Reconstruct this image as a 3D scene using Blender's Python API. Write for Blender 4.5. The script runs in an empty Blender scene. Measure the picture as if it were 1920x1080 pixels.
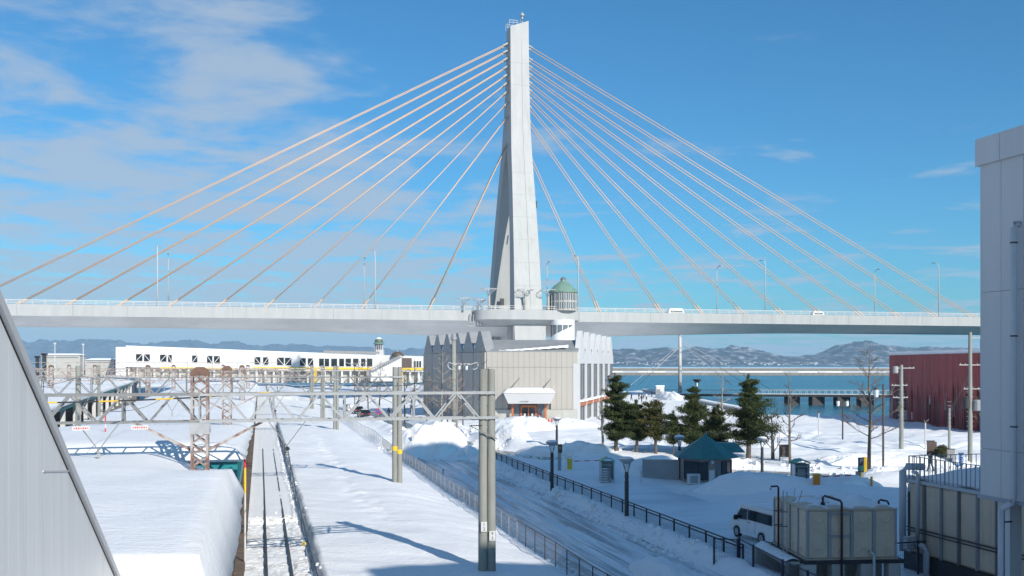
import bpy, math, random
import numpy as np
from mathutils import Vector, Matrix

# ------------------------------------------------------------------ camera, sky, sun, exposure
SC = bpy.context.scene
COL = SC.collection
CAMZ, FPX, HOR = 10.0, 1867.0, 683.0
cam_d = bpy.data.cameras.new('camera')
cam = bpy.data.objects.new('camera', cam_d); COL.objects.link(cam)
cam.location = (0, 0, CAMZ); cam.rotation_euler = (math.pi/2, 0, 0)
cam_d.sensor_width = 36.0; cam_d.lens = 36.0*FPX/1920.0
cam_d.shift_y = (HOR-540.0)/1920.0
cam_d.clip_start = 0.1; cam_d.clip_end = 60000
SC.camera = cam

SUN_EL, SUN_X, SUN_Y = math.radians(29.0), 0.545, -0.839     # direction towards the sun, on the ground plan
SKY_STRENGTH, SUN_STRENGTH, EXPOSURE = 0.102, 4.35, 0.32
world = bpy.data.worlds.new('World'); SC.world = world; world.use_nodes = True
nt = world.node_tree; nt.nodes.clear()
def N(t, **kw):
    n = nt.nodes.new(t)
    for k, v in kw.items(): setattr(n, k, v)
    return n
L = lambda a, b: nt.links.new(a, b)
def MATH(op, a, b=None, c=None):
    n = N('ShaderNodeMath', operation=op)
    for i, x in enumerate((a, b, c)):
        if x is None: continue
        if isinstance(x, (int, float)): n.inputs[i].default_value = x
        else: L(x, n.inputs[i])
    return n.outputs[0]
sky = N('ShaderNodeTexSky', sky_type='NISHITA'); sky.sun_disc = False
sky.sun_elevation = SUN_EL; sky.sun_rotation = math.atan2(SUN_X, SUN_Y)
sky.altitude = 0; sky.air_density = 1.0; sky.dust_density = 0.7; sky.ozone_density = 3.0
tint = N('ShaderNodeMix', data_type='RGBA', blend_type='MULTIPLY'); tint.inputs[0].default_value = 1.0
L(sky.outputs[0], tint.inputs[6]); tint.inputs[7].default_value = (0.33, 0.78, 1.00, 1)
tc = N('ShaderNodeTexCoord'); sep = N('ShaderNodeSeparateXYZ'); L(tc.outputs['Generated'], sep.inputs[0])
zc = MATH('MAXIMUM', sep.outputs[2], 0.0)
den = MATH('ADD', zc, 0.06)
comb = N('ShaderNodeCombineXYZ')
L(MATH('DIVIDE', sep.outputs[0], den), comb.inputs[0]); L(MATH('DIVIDE', sep.outputs[1], den), comb.inputs[1])
comb.inputs[2].default_value = 5.2
n1 = N('ShaderNodeTexNoise'); n1.inputs['Scale'].default_value = 2.1; n1.inputs['Detail'].default_value = 10; n1.inputs['Roughness'].default_value = 0.57; n1.inputs['Distortion'].default_value = 0.25
n2 = N('ShaderNodeTexNoise'); n2.inputs['Scale'].default_value = 0.35; n2.inputs['Detail'].default_value = 2
L(comb.outputs[0], n1.inputs['Vector']); L(comb.outputs[0], n2.inputs['Vector'])
# more cloud towards the west (-X) and in the low sky, as over the whole bay
west = MATH('MULTIPLY', MATH('ADD', sep.outputs[0], 0.03), -0.62)
west = MATH('MINIMUM', MATH('MAXIMUM', west, -0.115), 0.092)
low = MATH('MULTIPLY', MATH('SUBTRACT', 0.21, zc), 0.75)
low = MATH('ADD', MATH('MAXIMUM', low, -0.05), MATH('MULTIPLY', MATH('MAXIMUM', MATH('SUBTRACT', 0.055, zc), 0.0), 3.0))
cov = MATH('ADD', MATH('ADD', n1.outputs['Fac'], MATH('MULTIPLY', MATH('SUBTRACT', n2.outputs['Fac'], 0.5), 0.30)), MATH('ADD', west, low))
cr = N('ShaderNodeMapRange', interpolation_type='SMOOTHSTEP'); L(cov, cr.inputs[0])
cr.inputs[1].default_value = 0.47; cr.inputs[2].default_value = 0.71; cr.inputs[3].default_value = 0; cr.inputs[4].default_value = 0.80
cm = N('ShaderNodeMix', data_type='RGBA'); L(cr.outputs[0], cm.inputs[0]); L(tint.outputs[2], cm.inputs[6]); cm.inputs[7].default_value = (3.4, 4.15, 5.15, 1)
bg = N('ShaderNodeBackground'); bg.inputs[1].default_value = SKY_STRENGTH; L(cm.outputs[2], bg.inputs[0])
wo = N('ShaderNodeOutputWorld'); L(bg.outputs[0], wo.inputs[0])

sun_d = bpy.data.lights.new('sun', 'SUN'); sun_d.energy = SUN_STRENGTH; sun_d.angle = math.radians(0.5); sun_d.color = (1.0, 0.925, 0.81)
sun = bpy.data.objects.new('sun', sun_d); COL.objects.link(sun)
sdir = Vector((SUN_X*math.cos(SUN_EL), SUN_Y*math.cos(SUN_EL), math.sin(SUN_EL)))
sun.rotation_euler = sdir.to_track_quat('Z', 'Y').to_euler()
SC.view_settings.view_transform = 'Standard'; SC.view_settings.look = 'None'
SC.view_settings.exposure = EXPOSURE; SC.view_settings.gamma = 1.0; SC.view_settings.use_curve_mapping = False
SC.cycles.use_denoising = True
SC.cycles.max_bounces = 6; SC.cycles.volume_bounces = 1; SC.cycles.transparent_max_bounces = 8

random.seed(7)
# ------------------------------------------------------------------ frames and helpers
DX, DY = -0.2453, 0.9694          # along the railway, away from the station
NX, NY = 0.9694, 0.2453           # across it, to the right; the big bridge runs this way
def T(s, t, z=0.0): return Vector((s*DX+t*NX, s*DY+t*NY, z))
def P(u, v, Y): return Vector(((u-960.0)/FPX*Y, Y, CAMZ+(HOR-v)/FPX*Y))
def G(u, v, z=0.6):
    Y = (CAMZ-z)*FPX/(v-HOR); return Vector(((u-960.0)/FPX*Y, Y, z))
def st(X, Y): return X*DX+Y*DY, X*NX+Y*NY
ROT = math.atan2(NY, NX)

ORG = {}
def prop(o, label=None, cat=None, group=None, kind=None):
    if label: o['label'] = label
    if cat: o['category'] = cat
    if group: o['group'] = group
    if kind: o['kind'] = kind
    return o
def thing(name, loc, label, cat, group=None, kind=None):
    o = bpy.data.objects.new(name, None); COL.objects.link(o)
    o.location = loc; o.empty_display_size = 0.3
    ORG[o.name] = Vector(loc)
    return prop(o, label, cat, group, kind)
def dup(root, loc, rotz=0.0, label=None, scale=1.0):
    r = root.copy(); COL.objects.link(r); r.location = loc
    r.rotation_euler = (0, 0, rotz); r.scale = (scale,)*3
    if label: r['label'] = label
    ORG[r.name] = Vector(loc)
    for ch in list(root.children):
        c = ch.copy(); COL.objects.link(c); c.parent = r
        for g in list(ch.children):
            k = g.copy(); COL.objects.link(k); k.parent = c
    return r

class MB:
    def __init__(s): s.v = []; s.f = []
    def add(s, vs, fs):
        o = len(s.v); s.v += [tuple(x) for x in vs]; s.f += [tuple(i+o for i in f) for f in fs]; return s
    def box(s, c, size, rz=0.0, ax=None):
        c = Vector(c); x, y, z = size[0]/2, size[1]/2, size[2]/2
        R = Matrix.Rotation(rz, 3, 'Z')
        vs = [c+R@Vector((sx*x, sy*y, sz*z)) for sz in (-1, 1) for sx, sy in ((-1, -1), (1, -1), (1, 1), (-1, 1))]
        return s.add(vs, [(3, 2, 1, 0), (4, 5, 6, 7), (0, 1, 5, 4), (1, 2, 6, 5), (2, 3, 7, 6), (3, 0, 4, 7)])
    def bar(s, p, q, w, h=None, up=Vector((0, 0, 1))):
        p, q = Vector(p), Vector(q); h = h or w; d = (q-p).normalized()
        if abs(d.dot(up)) > 0.99: up = Vector((0, 1, 0))
        a = d.cross(up).normalized()*w/2; b = a.cross(d).normalized()*h/2
        vs = [p-a-b, p+a-b, p+a+b, p-a+b, q-a-b, q+a-b, q+a+b, q-a+b]
        return s.add(vs, [(3, 2, 1, 0), (4, 5, 6, 7), (0, 1, 5, 4), (1, 2, 6, 5), (2, 3, 7, 6), (3, 0, 4, 7)])
    def cyl(s, p, q, r0, r1=None, n=12, caps=True):
        p, q = Vector(p), Vector(q); r1 = r0 if r1 is None else r1; d = (q-p).normalized()
        up = Vector((0, 0, 1)) if abs(d.z) < 0.95 else Vector((1, 0, 0))
        a = d.cross(up).normalized(); b = d.cross(a)
        vs = []
        for c, r in ((p, r0), (q, r1)):
            for i in range(n):
                t = 2*math.pi*i/n; vs.append(c+(a*math.cos(t)+b*math.sin(t))*r)
        fs = [(i, (i+1) % n, n+(i+1) % n, n+i) for i in range(n)]
        if caps: fs += [tuple(range(n))[::-1], tuple(range(n, 2*n))]
        return s.add(vs, fs)
    def tube(s, pts, r, n=8):
        pts = [Vector(p) for p in pts]; rs = r if isinstance(r, (list, tuple)) else [r]*len(pts)
        vs = []; fs = []
        for i, p in enumerate(pts):
            d = (pts[min(i+1, len(pts)-1)]-pts[max(i-1, 0)]).normalized()
            up = Vector((0, 0, 1)) if abs(d.z) < 0.9 else Vector((1, 0, 0))
            a = d.cross(up).normalized(); b = d.cross(a)
            vs += [p+(a*math.cos(2*math.pi*k/n)+b*math.sin(2*math.pi*k/n))*rs[i] for k in range(n)]
        for i in range(len(pts)-1):
            fs += [(i*n+k, i*n+(k+1) % n, (i+1)*n+(k+1) % n, (i+1)*n+k) for k in range(n)]
        fs += [tuple(range(n))[::-1], tuple(range((len(pts)-1)*n, len(pts)*n))]
        return s.add(vs, fs)
    def lathe(s, c, prof, n=16, a0=0.0):
        c = Vector(c); vs = []; fs = []
        for r, z in prof:
            for k in range(n):
                t = a0+2*math.pi*k/n; vs.append(c+Vector((r*math.cos(t), r*math.sin(t), z)))
        for i in range(len(prof)-1):
            fs += [(i*n+k, i*n+(k+1) % n, (i+1)*n+(k+1) % n, (i+1)*n+k) for k in range(n)]
        fs += [tuple(range(n))[::-1], tuple(range((len(prof)-1)*n, len(prof)*n))]
        return s.add(vs, fs)
    def prism(s, poly, z0, z1):
        n = len(poly); z0 = z0 if isinstance(z0, (list, tuple)) else [z0]*n; z1 = z1 if isinstance(z1, (list, tuple)) else [z1]*n
        vs = [(p[0], p[1], a) for p, a in zip(poly, z0)]+[(p[0], p[1], a) for p, a in zip(poly, z1)]
        return s.add(vs, [tuple(range(n))[::-1], tuple(range(n, 2*n))]+[(i, (i+1) % n, n+(i+1) % n, n+i) for i in range(n)])
    def slab(s, pts, off):     # a flat polygon given a thickness vector
        pts = [Vector(p) for p in pts]; off = Vector(off); n = len(pts)
        return s.add(pts+[p+off for p in pts], [tuple(range(n))[::-1], tuple(range(n, 2*n))]+[(i, (i+1) % n, n+(i+1) % n, n+i) for i in range(n)])
    def loft(s, rings):
        n = len(rings[0]); vs = [p for r in rings for p in r]
        fs = [(i*n+k, i*n+(k+1) % n, (i+1)*n+(k+1) % n, (i+1)*n+k) for i in range(len(rings)-1) for k in range(n)]
        fs += [tuple(range(n))[::-1], tuple(range((len(rings)-1)*n, len(rings)*n))]
        return s.add(vs, fs)
    def grid(s, rows):
        m = len(rows[0]); vs = [p for r in rows for p in r]
        return s.add(vs, [(i*m+j, i*m+j+1, (i+1)*m+j+1, (i+1)*m+j) for i in range(len(rows)-1) for j in range(m-1)])
    def build(s, name, mat, parent=None, loc=None, smooth=False, rec=True):
        me = bpy.data.meshes.new(name)
        org = ORG[parent.name] if parent is not None else (Vector(loc) if loc is not None else Vector((0, 0, 0)))
        me.from_pydata([(x-org.x, y-org.y, z-org.z) for x, y, z in s.v], [], s.f)
        if rec:
            import bmesh
            bm = bmesh.new(); bm.from_mesh(me); bmesh.ops.recalc_face_normals(bm, faces=bm.faces); bm.to_mesh(me); bm.free()
        if smooth:
            me.polygons.foreach_set('use_smooth', [True]*len(me.polygons))
        me.materials.append(mat)
        o = bpy.data.objects.new(name, me); COL.objects.link(o)
        if parent is not None: o.parent = parent
        else: o.location = org
        ORG[o.name] = org
        return o
def auto_smooth(o, ang=40):
    me = o.data
    me.polygons.foreach_set('use_smooth', [True]*len(me.polygons))
    try: me.set_sharp_from_angle(angle=math.radians(ang))
    except Exception: pass
    return o
def text(name, body, mat, parent, pos, size, right, upv=Vector((0, 0, 1)), align='CENTER', depth=0.01):
    cu = bpy.data.curves.new(name, 'FONT'); cu.body = body; cu.size = size; cu.align_x = align; cu.align_y = 'CENTER'; cu.extrude = depth; cu.resolution_u = 3
    tmp = bpy.data.objects.new('tmp', cu); COL.objects.link(tmp)
    dg = bpy.context.evaluated_depsgraph_get()
    me = bpy.data.meshes.new_from_object(tmp.evaluated_get(dg)); bpy.data.objects.remove(tmp)
    right = Vector(right).normalized(); nrm = right.cross(upv)
    M = Matrix((right, upv, nrm)).transposed()
    org = ORG[parent.name]
    for vv in me.vertices: vv.co = M@vv.co+Vector(pos)-org
    me.materials.clear(); me.materials.append(mat); me.name = name
    o = bpy.data.objects.new(name, me); COL.objects.link(o); o.parent = parent; ORG[o.name] = org
    return o

# numpy value noise
def vnoise(x, y, seed=0):
    xi = np.floor(x).astype(np.int64); yi = np.floor(y).astype(np.int64); xf = x-xi; yf = y-yi
    def h(a, b):
        k = (a*374761393+b*668265263+seed*2147483647) & 0xffffffff
        k = ((k ^ (k >> 13))*1274126177) & 0xffffffff
        return ((k ^ (k >> 16)) & 0xffff)/65535.0
    u = xf*xf*(3-2*xf); w = yf*yf*(3-2*yf)
    return (h(xi, yi)*(1-u)+h(xi+1, yi)*u)*(1-w)+(h(xi, yi+1)*(1-u)+h(xi+1, yi+1)*u)*w
def fbm(x, y, seed=0, oct=4):
    x = np.asarray(x, float); y = np.asarray(y, float); r = np.zeros(np.broadcast(x, y).shape); a = 0.5
    for o in range(oct):
        r = r+a*(vnoise(x, y, seed+o*17)-0.5)*2; x = x*2.03+5.1; y = y*2.03+9.7; a *= 0.5
    return r
def sstep(a, b, x):
    t = np.clip((x-a)/(b-a), 0, 1); return t*t*(3-2*t)

# ------------------------------------------------------------------ materials
MATS = {}
def mat(name, col, rough=0.6, metal=0.0, var=0.08, scale=3.0, bump=0.0, bscale=None, col2=None, stretch=(1, 1, 1), contrast=None, spec=0.5, detail=4):
    if name in MATS: return MATS[name]
    m = bpy.data.materials.new(name); m.use_nodes = True; t = m.node_tree; b = t.nodes['Principled BSDF']
    b.inputs['Roughness'].default_value = rough; b.inputs['Metallic'].default_value = metal
    b.inputs['Specular IOR Level'].default_value = spec
    c = t.nodes.new('ShaderNodeTexCoord'); mp = t.nodes.new('ShaderNodeMapping'); mp.inputs['Scale'].default_value = stretch
    t.links.new(c.outputs['Object'], mp.inputs[0])
    no = t.nodes.new('ShaderNodeTexNoise'); no.inputs['Scale'].default_value = scale; no.inputs['Detail'].default_value = detail; no.inputs['Roughness'].default_value = 0.6
    t.links.new(mp.outputs[0], no.inputs['Vector'])
    mr = t.nodes.new('ShaderNodeMapRange'); lo, hi = contrast or (0.25, 0.75)
    mr.inputs[1].default_value = lo; mr.inputs[2].default_value = hi; t.links.new(no.outputs['Fac'], mr.inputs[0])
    mx = t.nodes.new('ShaderNodeMix'); mx.data_type = 'RGBA'; t.links.new(mr.outputs[0], mx.inputs[0])
    c2 = col2 or tuple(min(1, x*(1+var)) for x in col); c1 = col if col2 else tuple(x*(1-var) for x in col)
    mx.inputs[6].default_value = (*c1, 1); mx.inputs[7].default_value = (*c2, 1)
    t.links.new(mx.outputs[2], b.inputs['Base Color'])
    if bump:
        nb = t.nodes.new('ShaderNodeTexNoise'); nb.inputs['Scale'].default_value = bscale or scale*3; nb.inputs['Detail'].default_value = 5
        t.links.new(mp.outputs[0], nb.inputs['Vector'])
        bp = t.nodes.new('ShaderNodeBump'); bp.inputs['Strength'].default_value = min(1, bump); bp.inputs['Distance'].default_value = 0.1
        t.links.new(nb.outputs['Fac'], bp.inputs['Height']); t.links.new(bp.outputs[0], b.inputs['Normal'])
    MATS[name] = m; return m
M_joint = mat('joint_grey', (0.22, 0.225, 0.23), 0.8)
M_snow = mat('snow', (0.83, 0.85, 0.88), 0.65, var=0.025, scale=0.4, bump=0.35, bscale=2.2, spec=0.3)
def add_bump(m, scale, stretch, dist, strength=1.0):
    t = m.node_tree; b = t.nodes['Principled BSDF']; c = [n for n in t.nodes if n.type == 'TEX_COORD'][0]
    mp = t.nodes.new('ShaderNodeMapping'); mp.inputs['Scale'].default_value = stretch; mp.inputs['Rotation'].default_value = (0, 0, 0.6); t.links.new(c.outputs['Object'], mp.inputs[0])
    n = t.nodes.new('ShaderNodeTexNoise'); n.inputs['Scale'].default_value = scale; n.inputs['Detail'].default_value = 6; n.inputs['Roughness'].default_value = 0.65; t.links.new(mp.outputs[0], n.inputs['Vector'])
    bp = t.nodes.new('ShaderNodeBump'); bp.inputs['Strength'].default_value = strength; bp.inputs['Distance'].default_value = dist; t.links.new(n.outputs['Fac'], bp.inputs['Height'])
    old = b.inputs['Normal'].links[0].from_socket if b.inputs['Normal'].links else None
    if old: t.links.new(old, bp.inputs['Normal'])
    t.links.new(bp.outputs[0], b.inputs['Normal'])
add_bump(M_snow, 9.0, (1, 1, 1), 0.035)
add_bump(M_snow, 1.5, (0.5, 2.2, 1), 0.045)
M_snowd = mat('trodden_snow', (0.62, 0.60, 0.57), 0.7, scale=0.9, bump=0.9, bscale=5.0, col2=(0.85, 0.86, 0.88), contrast=(0.34, 0.5), spec=0.3)
M_ice = mat('icy_road', (0.20, 0.225, 0.26), 0.38, scale=0.6, bump=0.6, bscale=1.6, col2=(0.76, 0.79, 0.83), stretch=(1.9, 0.13, 1), contrast=(0.36, 0.55), detail=9)
M_lot = mat('packed_snow', (0.58, 0.63, 0.69), 0.45, scale=0.16, bump=0.4, bscale=1.2, col2=(0.80, 0.83, 0.87), stretch=(0.5, 1.2, 1), contrast=(0.38, 0.55), detail=6)
M_wet = mat('wet_asphalt', (0.035, 0.035, 0.038), 0.25, scale=0.7, bump=0.3, col2=(0.38, 0.37, 0.36), contrast=(0.50, 0.66), detail=6)
M_brgw = mat('bridge_white_paint', (0.375, 0.385, 0.39), 0.6, scale=0.7, var=0.09, bump=0.05, stretch=(1, 1, 0.18))
M_brgg = mat('girder_grey_paint', (0.62, 0.62, 0.62), 0.6, scale=0.12, var=0.12, stretch=(1, 1, 3))
M_rail = mat('railing_white', (0.50, 0.50, 0.50), 0.5)
M_cable = mat('stay_cable_sheath', (0.60, 0.42, 0.30), 0.42, scale=0.3, var=0.06)
M_conc = mat('pole_concrete', (0.25, 0.255, 0.235), 0.8, scale=2.0, var=0.18, bump=0.15, stretch=(1, 1, 0.25))
M_concl = mat('wall_concrete', (0.40, 0.395, 0.375), 0.8, scale=0.8, var=0.14, bump=0.1)
M_galv = mat('galvanised_steel', (0.33, 0.345, 0.36), 0.5, metal=0.1, scale=4, var=0.15)
M_galvd = mat('weathered_steel', (0.185, 0.19, 0.195), 0.6, scale=3, var=0.2)
M_rust = mat('rusty_steel', (0.40, 0.38, 0.36), 0.75, scale=2.2, col2=(0.19, 0.10, 0.075), contrast=(0.40, 0.62))
M_rustd = mat('brown_rust', (0.15, 0.085, 0.065), 0.8, scale=3, var=0.3)
M_dark = mat('dark_steel', (0.035, 0.036, 0.042), 0.5, scale=3, var=0.2)
M_navy = mat('navy_post', (0.022, 0.028, 0.06), 0.45)
M_black = mat('black_gap', (0.012, 0.012, 0.014), 0.7)
M_teal = mat('teal_sheet', (0.012, 0.20, 0.23), 0.4, scale=1.5, var=0.15)
M_copper = mat('green_copper', (0.16, 0.27, 0.22), 0.55, scale=1.2, var=0.2)
M_domeg = mat('olive_dome', (0.10, 0.13, 0.075), 0.5, scale=1.0, var=0.2)
M_domeb = mat('brown_dome', (0.10, 0.075, 0.055), 0.6, scale=1.0, var=0.2)
M_clad = mat('beige_cladding', (0.38, 0.355, 0.325), 0.55, scale=0.5, var=0.05, stretch=(1, 1, 0.3))
M_zinc = mat('grey_zinc', (0.30, 0.31, 0.32), 0.45, metal=0.3, scale=0.6, var=0.12)
M_zincd = mat('dark_zinc', (0.22, 0.225, 0.235), 0.5, metal=0.2, scale=0.6, var=0.15)
M_sidec = mat('side_cladding', (0.42, 0.40, 0.375), 0.6, scale=0.6, var=0.1, stretch=(1, 1, 0.3))
M_wood = mat('orange_timber', (0.42, 0.13, 0.04), 0.5, scale=4, var=0.2, stretch=(1, 1, 0.2))
M_glassm = mat('matt_window', (0.11, 0.125, 0.14), 0.5, scale=0.4, var=0.3, spec=0.15)
M_darkc = mat('dark_concrete', (0.055, 0.055, 0.06), 0.8, var=0.2)  # plain dark tone for the footbridge deck and piers
M_glass = mat('dark_glass', (0.02, 0.026, 0.032), 0.06, scale=0.4, var=0.3, spec=0.8)
M_glassg = mat('grey_glass', (0.13, 0.15, 0.17), 0.1, scale=0.4, var=0.25, spec=0.8)
M_white = mat('white_wall', (0.55, 0.55, 0.56), 0.6, scale=0.3, var=0.04)
M_yel = mat('yellow_paint', (0.72, 0.47, 0.03), 0.5, scale=1.0, var=0.15)
M_panel = mat('silver_panel', (0.80, 0.80, 0.80), 0.40, metal=0.1, scale=0.9, var=0.06, stretch=(1.5, 1.5, 0.35))
M_panelr = mat('pale_grey_panel', (0.56, 0.56, 0.57), 0.5, scale=0.8, var=0.07, stretch=(1, 1, 0.15))
M_trim = mat('blue_grey_trim', (0.30, 0.33, 0.38), 0.45, scale=1, var=0.06)
M_frp = mat('cream_tank_panel', (0.62, 0.51, 0.39), 0.55, scale=1.2, var=0.10, bump=0.05)
M_frpd = mat('cream_tank_rib', (0.48, 0.42, 0.34), 0.6, var=0.1)
M_maroon = mat('maroon_pipe', (0.045, 0.012, 0.014), 0.5)
M_pipe = mat('grey_pipe', (0.46, 0.49, 0.53), 0.45, var=0.06)
M_brick = mat('platform_slab', (0.20, 0.14, 0.105), 0.85, scale=1.6, col2=(0.10, 0.085, 0.075), bump=0.3, contrast=(0.3, 0.7))
M_railst = mat('rail_steel', (0.05, 0.045, 0.045), 0.45, metal=0.4)
M_bark = mat('grey_bark', (0.15, 0.125, 0.105), 0.9, scale=5, var=0.3, bump=0.4)
M_barkl = mat('pale_bark', (0.30, 0.255, 0.21), 0.9, scale=5, var=0.25, bump=0.3)
M_pine = mat('pine_needles', (0.030, 0.046, 0.018), 0.7, scale=0.9, col2=(0.075, 0.095, 0.035), contrast=(0.35, 0.65), spec=0.2)
M_pineo = mat('olive_needles', (0.042, 0.05, 0.018), 0.7, scale=0.9, col2=(0.095, 0.09, 0.032), contrast=(0.35, 0.65), spec=0.2)
M_red = mat('red_louvre', (0.27, 0.020, 0.028), 0.5, scale=0.4, var=0.12)
M_tile = mat('teal_roof_tile', (0.045, 0.18, 0.185), 0.5, scale=2.5, var=0.18)
M_tilewall = mat('grey_brick_wall', (0.30, 0.26, 0.24), 0.8, scale=6, var=0.2)
M_brown = mat('brown_pole_paint', (0.075, 0.052, 0.045), 0.5, var=0.15)
M_lampg = mat('lamp_head_grey', (0.30, 0.33, 0.36), 0.4, var=0.1)
M_redp = mat('red_paint', (0.55, 0.03, 0.03), 0.5)
M_orange = mat('orange_paint', (0.70, 0.24, 0.02), 0.5)
M_blue = mat('blue_sign', (0.02, 0.13, 0.42), 0.4)
M_green = mat('green_canopy', (0.02, 0.28, 0.20), 0.4, var=0.1)
M_clear = mat('booth_glazing', (0.60, 0.66, 0.68), 0.35, var=0.1)
M_carp = mat('white_car_paint', (0.72, 0.73, 0.73), 0.25, var=0.02)
M_cardk = mat('black_car_paint', (0.02, 0.02, 0.024), 0.2)
M_tyre = mat('tyre_rubber', (0.02, 0.02, 0.02), 0.85)
M_rim = mat('wheel_rim', (0.35, 0.35, 0.36), 0.35, metal=0.7)
M_skin = mat('skin', (0.5, 0.3, 0.22), 0.6)
M_hair = mat('black_hair', (0.015, 0.013, 0.012), 0.6)
M_steelblue = mat('brown_grey_concrete', (0.22, 0.21, 0.19), 0.85, scale=0.3, var=0.25, bump=0.2)  # brownish grey concrete with uneven tone

def streaks(m, scale, stretch, lo, hi, col, fac=1.0):
    t = m.node_tree; b = t.nodes['Principled BSDF']; c = [n for n in t.nodes if n.type == 'TEX_COORD'][0]
    mp = t.nodes.new('ShaderNodeMapping'); mp.inputs['Scale'].default_value = stretch; t.links.new(c.outputs['Object'], mp.inputs[0])
    n = t.nodes.new('ShaderNodeTexNoise'); n.inputs['Scale'].default_value = scale; n.inputs['Detail'].default_value = 8; n.inputs['Roughness'].default_value = 0.7; t.links.new(mp.outputs[0], n.inputs['Vector'])
    mr = t.nodes.new('ShaderNodeMapRange'); mr.inputs[1].default_value = lo; mr.inputs[2].default_value = hi; mr.inputs[4].default_value = fac; t.links.new(n.outputs['Fac'], mr.inputs[0])
    mx = t.nodes.new('ShaderNodeMix'); mx.data_type = 'RGBA'; t.links.new(mr.outputs[0], mx.inputs[0])
    t.links.new(b.inputs['Base Color'].links[0].from_socket, mx.inputs[6]); mx.inputs[7].default_value = (*col, 1); t.links.new(mx.outputs[2], b.inputs['Base Color'])
streaks(M_ice, 1.0, (5.0, 0.10, 1), 0.50, 0.60, (0.17, 0.19, 0.22), 0.85)
streaks(M_ice, 1.0, (3.2, 0.22, 1), 0.60, 0.66, (0.06, 0.062, 0.07), 0.9)
streaks(M_ice, 1.7, (4.0, 0.30, 1), 0.57, 0.66, (0.82, 0.84, 0.87), 0.9)
streaks(M_lot, 0.8, (0.35, 2.4, 1), 0.55, 0.68, (0.40, 0.44, 0.50), 0.7)
streaks(M_lot, 2.0, (1, 1, 1), 0.60, 0.75, (0.84, 0.86, 0.89), 0.8)
streaks(M_snow, 0.35, (1, 1, 1), 0.58, 0.80, (0.70, 0.695, 0.68), 0.6)
streaks(M_brgw, 0.5, (1, 1, 0.06), 0.54, 0.74, (0.26, 0.265, 0.265), 0.55)
streaks(M_panel, 1.6, (2, 2, 0.10), 0.52, 0.75, (0.52, 0.53, 0.53), 0.6)
streaks(M_panelr, 1.6, (2, 2, 0.08), 0.54, 0.78, (0.36, 0.365, 0.37), 0.5)
streaks(M_frp, 2.2, (2, 2, 0.15), 0.55, 0.78, (0.30, 0.25, 0.19), 0.6)
def water_material():
    m = bpy.data.materials.new('sea_water'); m.use_nodes = True; t = m.node_tree; b = t.nodes['Principled BSDF']
    b.inputs['Roughness'].default_value = 0.22
    c = t.nodes.new('ShaderNodeTexCoord')
    def nz(sc, stretch, det):
        mp = t.nodes.new('ShaderNodeMapping'); mp.inputs['Scale'].default_value = stretch; t.links.new(c.outputs['Object'], mp.inputs[0])
        n = t.nodes.new('ShaderNodeTexNoise'); n.inputs['Scale'].default_value = sc; n.inputs['Detail'].default_value = det; t.links.new(mp.outputs[0], n.inputs['Vector']); return n
    w = nz(0.9, (0.6, 1.0, 1), 5); streak = nz(0.010, (0.25, 1.6, 1), 5)
    bp = t.nodes.new('ShaderNodeBump'); bp.inputs['Strength'].default_value = 1.0; bp.inputs['Distance'].default_value = 0.55
    t.links.new(w.outputs['Fac'], bp.inputs['Height']); t.links.new(bp.outputs[0], b.inputs['Normal'])
    mr = t.nodes.new('ShaderNodeMapRange'); mr.inputs[1].default_value = 0.35; mr.inputs[2].default_value = 0.65; t.links.new(streak.outputs['Fac'], mr.inputs[0])
    mx = t.nodes.new('ShaderNodeMix'); mx.data_type = 'RGBA'; t.links.new(mr.outputs[0], mx.inputs[0])
    mx.inputs[6].default_value = (0.008, 0.085, 0.14, 1); mx.inputs[7].default_value = (0.02, 0.15, 0.21, 1)
    t.links.new(mx.outputs[2], b.inputs['Base Color'])
    return m
M_water = water_material()
def mountain_material(name, dark, snowc, amount):
    m = bpy.data.materials.new(name); m.use_nodes = True; t = m.node_tree; b = t.nodes['Principled BSDF']
    b.inputs['Roughness'].default_value = 0.9; b.inputs['Specular IOR Level'].default_value = 0.1
    c = t.nodes.new('ShaderNodeTexCoord'); mp = t.nodes.new('ShaderNodeMapping'); mp.inputs['Scale'].default_value = (1, 0.6, 2.2); t.links.new(c.outputs['Object'], mp.inputs[0])
    n = t.nodes.new('ShaderNodeTexNoise'); n.inputs['Scale'].default_value = 0.011; n.inputs['Detail'].default_value = 10; n.inputs['Roughness'].default_value = 0.72
    t.links.new(mp.outputs[0], n.inputs['Vector'])
    mr = t.nodes.new('ShaderNodeMapRange'); mr.inputs[1].default_value = amount; mr.inputs[2].default_value = amount+0.13; t.links.new(n.outputs['Fac'], mr.inputs[0])
    mx = t.nodes.new('ShaderNodeMix'); mx.data_type = 'RGBA'; t.links.new(mr.outputs[0], mx.inputs[0])
    mx.inputs[6].default_value = (*dark, 1); mx.inputs[7].default_value = (*snowc, 1); t.links.new(mx.outputs[2], b.inputs['Base Color'])
    return m
M_mount = mountain_material('wooded_snowy_hills', (0.045, 0.047, 0.055), (0.40, 0.40, 0.41), 0.50)

M_mountw = mountain_material('haze_painted_hills', (0.085, 0.105, 0.13), (0.15, 0.165, 0.18), 0.48)  # distance haze painted into the base colours: bluish, low contrast
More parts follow.
